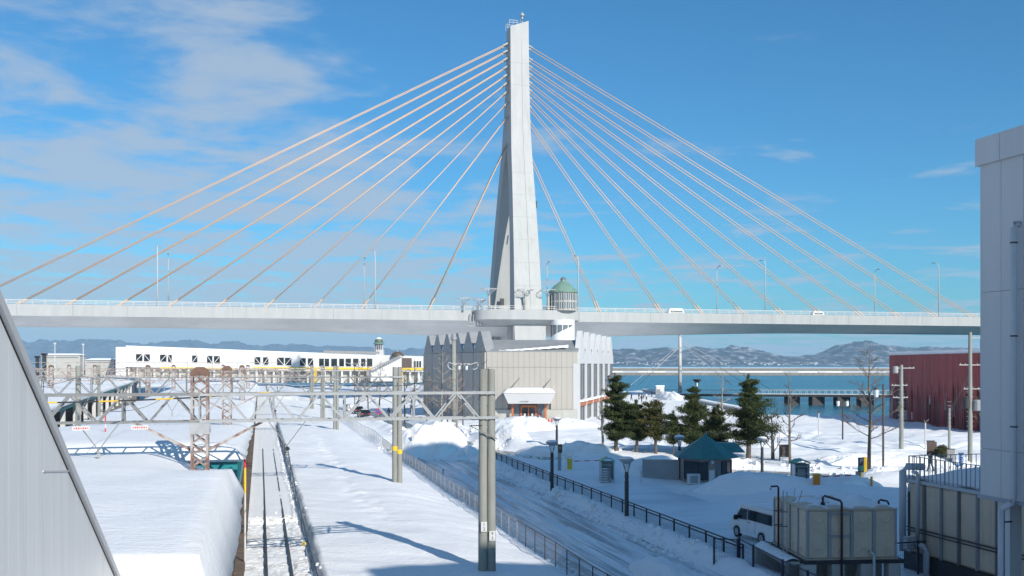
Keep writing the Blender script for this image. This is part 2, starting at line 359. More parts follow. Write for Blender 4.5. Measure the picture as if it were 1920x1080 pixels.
# ------------------------------------------------------------------ ground, roads, water, hills
ROAD2 = [(-60, 265), (-44, 232), (-28, 200), (-17, 155), (-8.5, 128), (-3.2, 112), (7.4, 99.5), (20, 91), (33, 84), (60, 78), (120, 70)]
def dist_poly(X, Y, pl):
    best = np.full(X.shape, 1e9)
    for (x0, y0), (x1, y1) in zip(pl[:-1], pl[1:]):
        dx, dy = x1-x0, y1-y0; q = np.clip(((X-x0)*dx+(Y-y0)*dy)/(dx*dx+dy*dy), 0, 1)
        best = np.minimum(best, np.hypot(X-x0-q*dx, Y-y0-q*dy))
    return best
MOUNDS = [  # soft swells of ploughed snow: x, y, rx, ry, height
    (8.5, 94, 6, 2.2, 0.7), (31, 80, 3.5, 3, 0.9), (26, 72, 5, 3, 0.5), (40, 96, 9, 5, 0.6), (34, 108, 12, 6, 0.5),
    (52, 118, 14, 8, 0.6), (-2, 150, 9, 5, 1.0), (22, 120, 10, 5, 0.5), (14, 77, 5, 2.5, 0.5), (8, 84, 4.5, 3, 0.55),
    (20.5, 70, 5, 2.6, 0.75), (-16, 120, 5, 10, 0.8), (-24, 150, 6, 16, 0.9), (7, 47, 2.2, 5, 0.8), (3.5, 62, 1.2, 5, 0.2)]
TRAILS = [([(40, 105), (50, 110), (60, 108)], 0.5), ([(40, 103), (36, 122), (44, 140), (52, 165)], 0.45), ([(20, 101), (26, 118), (36, 130), (48, 132), (60, 126)], 0.5),
          ([(12, 108), (16, 128), (24, 150), (30, 185)], 0.6), ([(48, 99), (62, 95)], 0.4)]
def ground_h(X, Y):
    X = np.asarray(X, float); Y = np.asarray(Y, float)
    s, t = X*DX+Y*DY, X*NX+Y*NY
    soft = 0.16*fbm(X/9, Y/9, 1, 3)+0.05*fbm(X/1.7, Y/1.7, 5, 3)
    h = 0.55+soft
    lump = np.abs(fbm(X/5.5, Y/5.5, 8, 4))
    h = h+lump*0.75*sstep(86, 110, Y)*sstep(16, 30, t)
    for mx, my, rx, ry, mh in MOUNDS:
        h = h+mh*np.exp(-((X-mx)/rx)**2-((Y-my)/ry)**2)*(1+0.35*fbm(X/2.0, Y/2.0, 31, 3))
    h = h+0.10*np.abs(fbm(X/1.3, Y/1.3, 9, 3))*sstep(72, 90, s)*sstep(24, 34, t)
    for tr_pl, wd in TRAILS:
        dtr = dist_poly(X, Y, tr_pl); h = h-(0.20+0.12*fbm(X/0.8, Y/0.8, 101, 2))*np.exp(-(dtr/wd)**2)+0.10*np.exp(-((dtr-2.0*wd)/(0.7*wd))**2)*(0.6+fbm(X/1.1, Y/1.1, 103, 2))
    # far yard on the left lies higher under deep snow
    h = h+4.0*sstep(250, 330, s)*sstep(8, -10, t)
    # bank between the track and the wire fence
    ripple = 0.11*fbm(s/1.3+0.5*t, t/4.0, 11, 3)+0.16*fbm(s/6, t/3, 12, 3)
    trail = np.exp(-((t-6.6-0.9*fbm(s/14, s*0, 15, 2))/0.75)**2)*sstep(46, 60, s)
    ripple = ripple+trail*(0.20*fbm(s/0.55, t/0.55, 16, 3)-0.05)
    edge = 2.48+0.10*fbm(s/2.5, s*0+3, 21, 3)
    bank = (1.30+ripple-0.45*sstep(8.5, 13, t))
    wb = sstep(edge-0.10, edge+0.16, t)*(1-sstep(12.6, 13.6, t))
    h = h*(1-wb)+bank*wb
    # track bed
    bed = np.where(s < 63, 0.50+0.14*fbm(X/0.55, Y/0.55, 41, 3)+0.05*fbm(X/2, Y/2, 43, 2), 0.60+0.025*fbm(t/0.22, s/30, 44, 3)+0.03*fbm(X/1.5, Y/1.5, 45, 2))
    bed = bed+sstep(152, 160, s)*0.7
    wt = sstep(-0.95, -0.80, t)*(1-sstep(edge-0.12, edge+0.02, t))
    h = h*(1-wt)+bed*wt
    # below the platforms
    wp = (1-sstep(-0.95, -0.80, t))*(1-sstep(295, 310, s))
    h = h*(1-wp)+(0.3+0.1*soft)*wp
    # main road
    wr = sstep(13.4, 14.2, t)*(1-sstep(20.6, 21.3, t))*(1-sstep(108, 113, s))
    h = h*(1-wr)+(0.10+0.03*soft)*wr
    wk = np.exp(-((t-21.6)/0.75)**2)*(1-sstep(96, 102, s))
    h = h+wk*(0.25+0.35*np.abs(fbm(s/2.2, t, 51, 3)))
    # parking lot, packed flat
    wl = sstep(22.6, 24.2, t)*(1-sstep(31, 38, t+0.10*(s-60)))*(1-sstep(70, 77, s))
    h = h*(1-wl)+(0.16+0.04*soft)*wl
    # cross road
    d2 = dist_poly(X, Y, ROAD2); w2 = 1-sstep(2.6, 3.6, d2)
    h = h*(1-w2)+0.14*w2
    h = h+0.9*np.exp(-((d2-4.6)/1.1)**2)*(0.55+0.9*np.abs(fbm(X/2.5, Y/2.5, 61, 4)))*sstep(100, 112, Y)*(1-sstep(40, 50, X))*(1-sstep(150, 175, Y))
    # shore
    shore = np.where(X < 46, 345.0, 184.0-0.04*(X-46)); shore = shore+6*fbm(X/25, X*0, 71, 3)
    shore = np.where(X < -30, 455.0, shore)
    ws = sstep(-2.0, 0.5, Y-shore)
    return h*(1-ws)-5.0*ws

def spaced(stops):
    out = []
    for (a, b, st_) in stops: out += list(np.arange(a, b, st_))
    return np.array(out+[stops[-1][1]])
ss = spaced([(-60, 30, 6), (30, 75, 0.28), (75, 125, 0.4), (125, 190, 0.9), (190, 460, 3)])
tt = spaced([(-200, -20, 5), (-20, -2, 1.0), (-2, 3.2, 0.13), (3.2, 24, 0.33), (24, 75, 0.5), (75, 130, 1.4), (130, 330, 6)])
S_, T_ = np.meshgrid(ss, tt, indexing='ij')
GX, GY = S_*DX+T_*NX, S_*DY+T_*NY
GH = ground_h(GX, GY)
co = np.stack([GX, GY, GH], -1).reshape(-1, 3); nr, nc = S_.shape
idx = np.arange(nr*nc).reshape(nr, nc)
fa = np.stack([idx[:-1, :-1], idx[:-1, 1:], idx[1:, 1:], idx[1:, :-1]], -1).reshape(-1, 4)
def np_mesh(name, co, fa, m, smooth=True):
    me = bpy.data.meshes.new(name); me.vertices.add(len(co)); me.vertices.foreach_set('co', np.asarray(co, np.float32).ravel())
    fa = np.asarray(fa, np.int32); k = fa.shape[1]
    me.loops.add(fa.size); me.loops.foreach_set('vertex_index', fa.ravel())
    me.polygons.add(len(fa)); me.polygons.foreach_set('loop_start', np.arange(0, fa.size, k, dtype=np.int32)); me.polygons.foreach_set('loop_total', np.full(len(fa), k, np.int32))
    me.polygons.foreach_set('use_smooth', [smooth]*len(fa)); me.update(calc_edges=True); me.validate()
    me.materials.append(m); o = bpy.data.objects.new(name, me); COL.objects.link(o); ORG[o.name] = Vector((0, 0, 0)); return o
ground = np_mesh('snowy_ground', co, fa[:, ::-1], M_snow); prop(ground, 'deep white snow covering the railway yard and the park', 'snow ground', kind='structure')
def gz(x, y): return float(ground_h(np.array([x]), np.array([y]))[0])
def gp(u, v, z=0.6):
    p = G(u, v, z); p.z = gz(p.x, p.y)
    for _ in range(3):
        p = G(u, v, p.z); p.z = gz(p.x, p.y)
    return p

# icy main road: local frame x across, y along, so tyre streaks run with it
def sheet(name, m, s0, s1, t0, t1, ds, dt, dz, label, cat, fn=None):
    a = np.arange(s0, s1+ds/2, ds); b = np.arange(t0, t1+dt/2, dt); A, B = np.meshgrid(a, b, indexing='ij')
    X, Y = A*DX+B*NX, A*DY+B*NY; Z = ground_h(X, Y)+dz
    if fn is not None: Z = fn(A, B, X, Y, Z)
    c = np.stack([B, A, Z], -1).reshape(-1, 3); n0, n1 = A.shape; ix = np.arange(n0*n1).reshape(n0, n1)
    f = np.stack([ix[:-1, :-1], ix[:-1, 1:], ix[1:, 1:], ix[1:, :-1]], -1).reshape(-1, 4)
    o = np_mesh(name, c, f, m); o.rotation_euler = (0, 0, ROT); return prop(o, label, cat, kind='structure')
sheet('road', M_ice, 20, 110, 14.1, 20.7, 0.5, 0.11, 0.03, 'icy rutted road between the wire fence and the black railing', 'road',
      lambda A, B, X, Y, Z: Z+0.06*fbm(B/0.35, A/7, 81, 4)-0.06*sum(np.exp(-((B-c0-0.35*fbm(A/16, A*0, 85, 2))/0.16)**2) for c0 in (15.4, 16.9, 17.9, 19.3)))
sheet('parking_lot', M_lot, 24, 74, 24.0, 40, 0.6, 0.5, 0.0, 'packed bluish snow of the car park beyond the black railing', 'car park',
      lambda A, B, X, Y, Z: np.where(B+0.1*(A-60) < 32, Z+0.015+0.02*fbm(X/3, Y/3, 83, 3), Z-0.05))
def ribbon(name, pl, w, m, dz, label, cat):
    mb = MB(); rows = []
    pts = [Vector((x, y, 0)) for x, y in pl]; dense = []
    for a, b in zip(pts[:-1], pts[1:]):
        k = max(2, int((b-a).length/2.0)); dense += [a.lerp(b, i/k) for i in range(k)]
    dense.append(pts[-1])
    for i, p in enumerate(dense):
        q = (dense[min(i+1, len(dense)-1)]-dense[max(i-1, 0)]).normalized(); n = Vector((q.y, -q.x, 0))
        rows.append([Vector(((p+n*k*w/2).x, (p+n*k*w/2).y, gz((p+n*k*w/2).x, (p+n*k*w/2).y)+dz)) for k in (-1, -0.5, 0, 0.5, 1)])
    mb.grid(rows); o = mb.build(name, m, smooth=True); return prop(o, label, cat, kind='structure')
ribbon('cross_road', ROAD2, 5.0, M_wet, 0.02, 'wet dark side road curving past the snow pile and the market hall', 'road')

sea = MB(); sea.add([(-15800, 150, -2), (15800, 150, -2), (15800, 15600, -2), (-15800, 15600, -2)], [(0, 1, 2, 3)])
prop(sea.build('sea_water', M_water, loc=(0, 0, -2)), 'blue teal water of the bay', 'sea', kind='structure')

def hills(name, prof, Y0, depth, label, m, seed, n=420, rows=40):
    us = np.linspace(prof[0][0], prof[-1][0], n); top = np.interp(us, [p[0] for p in prof], [p[1] for p in prof])
    co = []; fr = np.linspace(0, 1, rows)
    for r in fr:
        Y = Y0+depth*r
        X = (us-960)/FPX*Y0*(1+0.10*r)
        ridge = (HOR-top)/FPX*(Y0+depth*0.6)+12
        shp = np.sin(np.pi*np.clip(r/0.6*0.5, 0, 1)) if r <= 0.6 else np.cos((r-0.6)/0.4*np.pi/2)
        spur = 1-0.75*(1-shp)*np.clip(0.5+1.7*fbm(X/210+r*0.9, X*0+r*2.3, seed, 5), 0, 1)
        z = -6+ridge*np.clip(shp, 0, 1)**1.15*spur*(1+0.10*fbm(X/420, X*0+Y/500, seed+5, 4)*(1 if r < 0.55 else 0.4))
        rdg = 1-np.abs(fbm(X/330+Y/700, Y/420-X/900, seed+21, 5))*2.0
        z = z*(0.84+0.30*rdg*(1 if r < 0.6 else 0.3))
        co.append(np.stack([X, np.full(n, Y), np.maximum(z, -6)], -1))
    co = np.array(co).reshape(-1, 3); ix = np.arange(rows*n).reshape(rows, n)
    f = np.stack([ix[:-1, :-1], ix[:-1, 1:], ix[1:, 1:], ix[1:, :-1]], -1).reshape(-1, 4)
    o = np_mesh(name, co, f, m, True); return prop(o, label, 'hills', kind='structure')
hills('hills_far_shore', [(1040, 664), (1100, 660), (1150, 656), (1180, 657), (1205, 653), (1240, 658), (1285, 653), (1320, 660), (1345, 653), (1385, 656), (1425, 650), (1450, 652), (1480, 658), (1505, 664), (1530, 668), (1560, 669), (1588, 663), (1600, 667), (1625, 660), (1650, 648), (1680, 645), (1706, 641), (1730, 647), (1760, 650), (1800, 652), (1850, 648), (1920, 655), (2050, 662), (2300, 676)], 7600, 2600,
      'wooded snow patched hills across the bay on the right', M_mount, 3)
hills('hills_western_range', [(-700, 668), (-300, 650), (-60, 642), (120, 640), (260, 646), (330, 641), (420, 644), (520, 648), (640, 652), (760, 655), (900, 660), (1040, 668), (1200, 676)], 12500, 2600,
      'mountain range painted haze blue low on the left horizon', M_mountw, 9)

# ------------------------------------------------------------------ the cable-stayed bridge
BC = Vector((1.3, 267.0, 0))
def B(q, w, z): return Vector((BC.x+q*NX+w*DX, BC.y+q*NY+w*DY, z))
def q_at(u, w=0.0):
    k = (u-960.0)/FPX; x0, y0 = BC.x+w*DX, BC.y+w*DY
    return (k*y0-x0)/(NX-k*NY)
bridge = thing('cable_stayed_bridge', B(0, 0, 0), 'white cable-stayed bridge with a tall forked tower crossing the whole view', 'bridge')
Q0, Q1 = -260, 260
def girder_low(q): return 17.5+1.6*float(sstep(0, 90, abs(q)))
rings = []
for q in np.linspace(Q0, Q1, 66):
    zl = girder_low(q)
    rings.append([B(q, -12.30, 21.05), B(q, -6.3, zl), B(q, 6.3, zl), B(q, 12.30, 21.05), B(q, 12.30, 22.6), B(q, -12.30, 22.6)])
deck = MB().loft(rings).build('girder', M_brgg, bridge)
for sgn in (-1, 1):
    MB().bar(B(Q0, sgn*12.45, 22.32), B(Q1, sgn*12.45, 22.32), 0.36, 2.64).build('parapet', M_brgw, bridge)
    rl = MB()
    for zz in (23.95, 24.30): rl.bar(B(Q0, sgn*12.45, zz), B(Q1, sgn*12.45, zz), 0.10, 0.10)
    rl.bar(B(Q0, sgn*12.45, 24.62), B(Q1, sgn*12.45, 24.62), 0.18, 0.16)
    for q in np.arange(Q0, Q1, 2.7): rl.bar(B(q, sgn*12.45, 23.6), B(q, sgn*12.45, 24.6), 0.16, 0.16)
    rl.build('railing', M_rail, bridge)
for q in np.arange(-132, 150, 11.8):
    MB().bar(B(q, -12.645, 21.05), B(q, -12.645, 23.6), 0.05, 0.02).build('fascia_joint', M_joint, bridge)
road = MB().bar(B(Q0, 0, 22.75), B(Q1, 0, 22.75), 24.4, 0.2).build('roadway', M_concl, bridge)
MB().bar(B(Q0, 0, 23.1), B(Q1, 0, 23.1), 2.2, 0.6).build('median', M_concl, bridge)
# tower: two legs joining into one shaft
def rect(qc, qw, wc, ww, z, zs=0): return [B(qc-qw/2, wc-ww/2, z), B(qc+qw/2, wc-ww/2, z+zs), B(qc+qw/2, wc+ww/2, z+zs), B(qc-qw/2, wc+ww/2, z)]
def face_w(z): return float(np.interp(z, [16, 24, 34, 44, 54, 60, 66, 72, 78, 86, 97.8, 103], [15.9, 15.3, 13.4, 11.3, 8.9, 7.35, 5.85, 4.65, 3.75, 2.95, 2.2, 2.0]))
def inner_w(z): return float(np.interp(z, [16, 24, 44, 60, 67.5], [11.3, 10.7, 7.3, 3.3, 0.4]))
def face_q(z): return float(np.interp(z, [16, 24, 44, 60, 72, 82, 98], [7.4, 7.3, 6.5, 5.8, 5.3, 5.1, 5.0]))
def tq(z): return float(np.interp(z, [24, 60, 80, 98], [-0.9, -0.3, 0.05, 0.2]))
zsh = [67.0, 70, 73, 76, 79, 82, 86, 90, 94, 99.8]
tw = MB().loft([rect(tq(z), face_q(z), 0, 2*face_w(z), z, 1.8 if z > 97 else 0) for z in zsh]).build('tower', M_brgw, bridge)
zlg = [16, 20, 24, 30, 36, 42, 48, 54, 58, 62, 65, 67.0]
for sg in (-1, 1):
    MB().loft([rect(tq(z), face_q(z), sg*(face_w(z)+inner_w(z))/2, face_w(z)-inner_w(z), z) for z in zlg]).build('leg', M_brgw, tw)
sm = MB(); zz_ = [24, 34, 44, 54, 60, 66, 72, 78, 86, 94, 99.5]
for z0, z1 in zip(zz_[:-1], zz_[1:]): sm.bar(B(tq(z0)+0.55, -face_w(z0)-0.01, z0), B(tq(z1)+0.55, -face_w(z1)-0.01, z1), 0.07, 0.05)
sm.build('seam', M_joint, tw)
for z in np.arange(30, 96, 6.0):
    MB().bar(B(tq(z)-face_q(z)/2, -face_w(z)-0.004, z), B(tq(z)+face_q(z)/2, -face_w(z)-0.004, z), 0.02, 0.03).build('lift_joint', M_joint, tw)
for q, w, z in ((-2.3, -12.6, 26.0), (-2.0, 8.7, 27.2), (3.72, -6.2, 52)):
    MB().box(B(q, w, z), (1.1 if q < 0 else 0.25, 0.5, 1.9), ROT).build('access_door', M_dark, tw)
tr = MB()
for a, b_ in (((-2.6, -2.0), (-0.4, -2.0)), ((-2.6, 2.0), (-0.4, 2.0)), ((-2.6, -2.0), (-2.6, 2.0)), ((-0.4, -2.0), (-0.4, 2.0))):
    for zz in (100.9, 101.5): tr.bar(B(*a, zz), B(*b_, zz), 0.09)
for a in ((-2.6, -2), (-1.5, -2), (-0.4, -2), (-2.6, 2), (-0.4, 2), (-2.6, 0)): tr.bar(B(*a, 99.9), B(*a, 101.5), 0.07)
tr.build('top_railing', M_rail, tw)
bc = MB(); bc.lathe(B(1.3, -0.6, 100.6), [(0.12, 0), (0.12, 1.6), (0.5, 1.7), (0.28, 2.0), (0.28, 2.4), (0.62, 2.7), (0.62, 3.1), (0.2, 3.6)], 12); bc.bar(B(0.7, -1.2, 100), B(0.7, -1.2, 102.2), 0.07).bar(B(0.1, -1.2, 100), B(0.1, -1.2, 101.8), 0.07)
bc.build('beacon', M_galv, tw)
# stay cables, in pairs
LQ = [q_at(u) for u in (800, 672, 582, 490, 398, 305, 210, 112, 18, -85)]
LV = [268, 219, 193, 172, 156, 141, 126, 111, 97, 84]
RQ = [q_at(u) for u in (1127, 1245, 1322, 1400, 1476, 1550, 1625, 1695, 1766, 1836)]
RV = [275, 219, 193, 178, 164, 150, 135, 121, 107, 84]
for qs, vs, sg in ((LQ, LV, -1), (RQ, RV, 1)):
    for q, v in zip(qs, vs):
        zt = CAMZ+(HOR-v)/FPX*BC.y
        for w in (-0.9, 0.9):
            top = B(sg*2.5, w, zt); bot = B(q, w, 23.3)
            dirv = (bot-top).normalized()
            cb = MB().cyl(top, bot, 0.115, n=8).build('stay_cable', M_cable, bridge, smooth=True)
            MB().cyl(top-dirv*0.4, top+dirv*1.8, 0.26, n=8).build('anchor_sleeve', M_concl, cb)
            MB().cyl(bot-dirv*4.4, bot, 0.21, n=8).build('guide_pipe', M_cable, cb)
# pier, balcony, stair drum below the deck
MB().loft([rect(-0.6, 8.4, -12.0, 7.0, -3), rect(-0.6, 8.4, -12.0, 7.0, 20.9)]).build('pier', M_brgw, bridge)
MB().loft([rect(0.5, 8.4, 12.0, 7.0, -3), rect(0.5, 8.4, 12.0, 7.0, 20.9)]).build('pier', M_brgw, bridge)
MB().loft([rect(0.5, 6.0, 0, 18.0, -3), rect(0.5, 6.0, 0, 18.0, 18.2)]).build('pier_wall', M_brgg, bridge)
def bulge(qa, qb, prot, z, inset=0.0):
    pts = []; qm, qh = (qa+qb)/2, (qb-qa)/2-inset; n = 30
    for i in range(n+1):
        a = math.pi*i/n; c = math.cos(a); sn = math.sin(a)
        pts.append(B(qm-qh*math.copysign(abs(c)**0.75, c), -12.2-(prot-inset)*sn**0.62, z))
    pts.append(B(qm+qh, -10.5, z)); pts.append(B(qm-qh, -10.5, z)); return pts
BQA, BQB = q_at(893, -16), q_at(1092, -16)
MB().loft([bulge(BQA, BQB, 6.0, 19.9, 3.0), bulge(BQA, BQB, 6.0, 21.2, 0.0), bulge(BQA, BQB, 6.0, 21.3, 0.0), bulge(BQA, BQB, 6.0, 23.62, 0.0)]).build('balcony', M_brgw, bridge)
br = MB(); pl = bulge(BQA, BQB, 5.9, 24.6)[:-2]
for zz in (24.1, 24.6):
    for a, b_ in zip(pl[:-1], pl[1:]): br.bar(Vector((a.x, a.y, zz)), Vector((b_.x, b_.y, zz)), 0.09, 0.10)
for a in pl[::2]: br.bar(Vector((a.x, a.y, 23.6)), Vector((a.x, a.y, 24.6)), 0.12)
br.build('balcony_railing', M_rail, bridge)
DC = B(q_at(1055, -16.5), -16.5, 0)
drum = MB().lathe(DC, [(3.05, -1), (3.05, 21.2)], 36).build('stair_drum', M_panel, bridge); auto_smooth(drum)
for i in range(5):
    a0 = math.radians(-172+i*27); a1 = a0+math.radians(23); zl = 16.6+1.0*i*0.62
    r = 3.09; n = 5; lo = [DC+Vector((r*math.cos(a0+(a1-a0)*k/n), r*math.sin(a0+(a1-a0)*k/n), zl+0.62*k/n)) for k in range(n+1)]
    hi = [DC+Vector((r*math.cos(a0+(a1-a0)*k/n), r*math.sin(a0+(a1-a0)*k/n), 19.9)) for k in range(n+1)]
    MB().grid([lo, hi]).build('window_pane', M_glassg, drum, rec=False)
dp = MB()
for i in range(5):
    q = q_at(882+i*5.5, -13.4); dp.tube([B(q, -13.0, 22.6), B(q, -13.4, 22.4), B(q, -13.4, 20.2-0.15*i), B(q, -13.0, 19.9)], 0.13, 8)
dp.build('drain_pipes', M_galv, bridge)
dq0, dq1 = q_at(878, -13.2), q_at(954, -13.2)
MB().tube([B(dq0, -13.2, 19.6), B(dq1, -13.2, 19.6), B(dq1, -13.2, 12)], 0.13, 8).build('drain_pipe', M_galv, bridge)
MB().tube([B(dq1+0.8, -13.2, 19.9), B(dq1+0.8, -13.2, 12)], 0.10, 8).build('drain_pipe', M_dark, bridge)

# round pavilion on the balcony
pc = B(q_at(1056, -15.6), -15.6, 23.62)
pav = thing('round_pavilion', pc, 'round glazed pavilion with green conical roof beside the bridge tower', 'pavilion')
MB().lathe(pc, [(3.35, 0), (3.35, 4.6)], 24).build('wall', M_concl, pav)
MB().lathe(pc, [(3.75, 4.6), (3.75, 4.85), (2.2, 6.5), (0.75, 7.5), (0.7, 7.7)], 24).build('roof', M_copper, pav)
MB().lathe(pc, [(0.65, 7.7), (0.65, 8.1), (0.85, 8.15), (0.15, 8.75), (0.05, 8.8)], 16).build('finial', M_zincd, pav)
for i in range(9):
    a = math.radians(-170+i*20)
    for z0, z1 in ((2.6, 4.3), (0.5, 2.1)):
        c = pc+Vector((3.37*math.cos(a), 3.37*math.sin(a), (z0+z1)/2))
        MB().box(c, (0.12, 0.85, z1-z0), a).build('window', M_glassg, pav)
for i in range(18):
    a = math.radians(20*i+10); MB().bar(pc+Vector((3.45*math.cos(a), 3.45*math.sin(a), 0)), pc+Vector((3.45*math.cos(a), 3.45*math.sin(a), 4.6)), 0.12).build('mullion', M_rail, pav)
fl = None
for i, (u, z, h, sc) in enumerate([(870, 23.6, 2.9, 1.0), (899, 23.6, 2.6, 0.95), (917, 23.6, 5.2, 1.25), (985, 23.6, 5.2, 1.25), (1028, 23.6, 5.2, 1.3)]):
    w = -13.4 if i < 2 else -16.2
    base = B(q_at(u, w), w, z)
    lab = ['low white funnel lamp on the bridge railing, farthest from the tower', 'low white funnel lamp just left of the balcony edge', 'tall white funnel lamp left of the tower legs',
           'tall white funnel lamp standing before the tower front leg', 'tall white funnel lamp between the tower and the round pavilion'][i]
    f = thing('funnel_lamp', base, lab, 'lamp', 'funnel lamps on the bridge balcony')
    MB().cyl(base, base+Vector((0, 0, h-1.2)), 0.28*sc, 0.22*sc, 10).build('post', M_concl, f)
    rg = MB(); R = 1.65*sc; zt = base.z+h
    pts = [base+Vector((R*math.cos(2*math.pi*k/20), R*math.sin(2*math.pi*k/20), h)) for k in range(21)]
    rg.tube(pts, 0.075, 6); rg.build('ring', M_rail, f)
    for k in range(10):
        a = 2*math.pi*k/10; c = Vector((math.cos(a), math.sin(a), 0))
        MB().tube([base+c*0.2+Vector((0, 0, h-1.9)), base+c*0.35*sc+Vector((0, 0, h-1.2)), base+c*0.9*sc+Vector((0, 0, h-0.45)), base+c*R+Vector((0, 0, h))], 0.05, 5).build('rib', M_galv, f)
# bridge street lamps
near = [(295, 460), (703, 468), (1084, 478), (1435, 487), (1760, 492)]; far = [(316, 477), (683, 484), (1026, 492), (1344, 500), (1640, 506)]
names_n = ['nearest the left edge', 'left of the tower', 'right of the round pavilion', 'halfway along the right span', 'nearest the right edge']
for grp, w, sg, side in ((near, -12.1, 1, 'front'), (far, 12.1, -1, 'rear')):
    for (u, v), nm in zip(grp, names_n):
        base = B(q_at(u, w), w, 22.8); Ht = CAMZ+(HOR-v)/FPX*base.y-22.8
        f = thing('bridge_lamp', base, f'slim white lamp post on the {side} edge of the bridge {nm}', 'street lamp', 'lamp posts along the bridge')
        dv = Vector((DX, DY, 0))*sg; up = Vector((0, 0, 1))
        MB().tube([base, base+up*(Ht-1.4), base+up*(Ht-0.5)+dv*0.25, base+up*(Ht-0.05)+dv*1.0, base+up*Ht+dv*1.6], [0.17, 0.11, 0.10, 0.09, 0.08], 8).build('pole', M_rail, f, smooth=True)
        MB().bar(base+up*Ht+dv*1.5, base+up*(Ht+0.06)+dv*2.9, 0.42, 0.16).build('lamp_head', M_galv, f)
# vehicles on the bridge
for u, lab, kw in ((1266, 'white minivan driving on the bridge right of the tower', (4.6, 1.8)), (1532, 'small white car on the bridge near its right end', (3.6, 1.5))):
    q = q_at(u, -9); f = thing('bridge_car', B(q, -9, 22.9), lab, 'car', 'cars on the bridge')
    l, h = kw; h += 0.35
    MB().loft([[B(q+a*l/2*k, -9+b_*0.85, 23.15) for a, b_, k in ((-1, -1, 1), (1, -1, 1), (1, 1, 1), (-1, 1, 1))], [B(q+a*l/2, -9+b_*0.85, 23.9) for a, b_ in ((-1, -1), (1, -1), (1, 1), (-1, 1))],
               [B(q+a*l*0.40, -9+b_*0.72, 22.9+h) for a, b_ in ((-1, -1), (1, -1), (1, 1), (-1, 1))]]).build('body', M_carp, f)
    MB().bar(B(q-l*0.36, -9.84, 24.15), B(q+l*0.36, -9.84, 24.15), 0.05, 0.4).build('window', M_glass, f)
    for k in (-1, 1): MB().cyl(B(q+k*l*0.3, -9.9, 23.2), B(q+k*l*0.3, -9.6, 23.2), 0.32, n=12).build('wheel', M_tyre, f)

# ------------------------------------------------------------------ the station, right and behind, and its stair hall on the left
stn = thing('station_building', T(30, 34, 0), 'tall pale grey panelled station building at the right edge', 'building')
def tbox(mb, s0, s1, t0, t1, z0, z1): return mb.prism([T(s0, t0), T(s0, t1), T(s1, t1), T(s1, t0)], z0, z1)
tbox(MB(), -40, 30.55, 25.35, 60, 5.35, 18.0).build('wall_core', M_black, stn)
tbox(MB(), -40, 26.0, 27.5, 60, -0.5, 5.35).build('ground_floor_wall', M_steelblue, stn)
tbox(MB(), -38, 34, 37, 57, 5.5, 42).build('rear_block', M_panelr, stn)
tbox(MB(), -45, -1.0, 19.4, 60, 0, 27.0).build('concourse_block', M_panelr, stn)
# panels of the visible face
sA = 30.7
k = 0; s_ = sA
while s_ > 14:
    s1 = s_-1.05
    for z0, z1 in ((5.3, 6.95), (6.98, 12.55), (12.58, 17.15)):
        tbox(MB(), s1+0.008, s_-0.008, 25.2, 25.36, z0, z1+0.018).build('wall_panel', M_panelr, stn)
    s_ = s1
for i in range(10):
    t0 = 25.37+i*1.2
    for z0, z1 in ((5.3, 6.95), (6.98, 12.55), (12.58, 17.15)):
        tbox(MB(), 30.56, 30.7, t0+0.008, t0+1.192, z0, z1+0.018).build('wall_panel', M_panelr, stn)
for a, b_ in ((30.82, 29.6), (29.58, 27.0), (26.98, 24.4), (24.38, 21.8), (21.78, 19.2), (19.18, 16.6)):
    tbox(MB(), b_, a, 25.08, 25.5, 17.15, 18.12).build('parapet_cap', M_panelr, stn)
tbox(MB(), 14, 30.75, 25.12, 25.5, 5.18, 5.30).build('sill_trim', M_trim, stn)
def wall_pt(u, v, t):     # point on a vertical plane of constant t
    k = (u-960)/FPX; s = t*(NX-k*NY)/(k*DY-DX); p = T(s, t); p.z = CAMZ+(HOR-v)/FPX*p.y; return p
t_p = 24.98
p0 = wall_pt(1901, 421, t_p); p1 = wall_pt(1901, 940, t_p)
pz = wall_pt(1878, 952, t_p)
MB().tube([p0+Vector((0.22, 0.05, 0.02)), p0+Vector((0.06, 0, 0.02)), p0+Vector((0, 0, -0.10)), p1+Vector((0, 0, 0.1)), p1+Vector((-0.05, 0, -0.03)), pz+Vector((0.07, 0, 0)), pz+Vector((0, 0, -0.09)), pz+Vector((0, 0, -4.6))], 0.105, 12).build('downpipe', M_pipe, stn, smooth=True)
for v in (455, 630, 800):
    q = wall_pt(1901, v, t_p); MB().cyl(q+Vector((0, 0, -0.025)), q+Vector((0, 0, 0.025)), 0.125, n=12).build('pipe_bracket', M_dark, stn)
q = pz+Vector((0, 0, -0.5)); MB().bar(q, q+Vector((0.4, 0.1, 0)), 0.05).build('pipe_bracket', M_dark, stn)
cc = wall_pt(1893, 1000, 26.0); MB().box((cc.x, cc.y, 2.4), (0.5, 0.6, 5.8), ROT).build('column', M_panelr, stn)

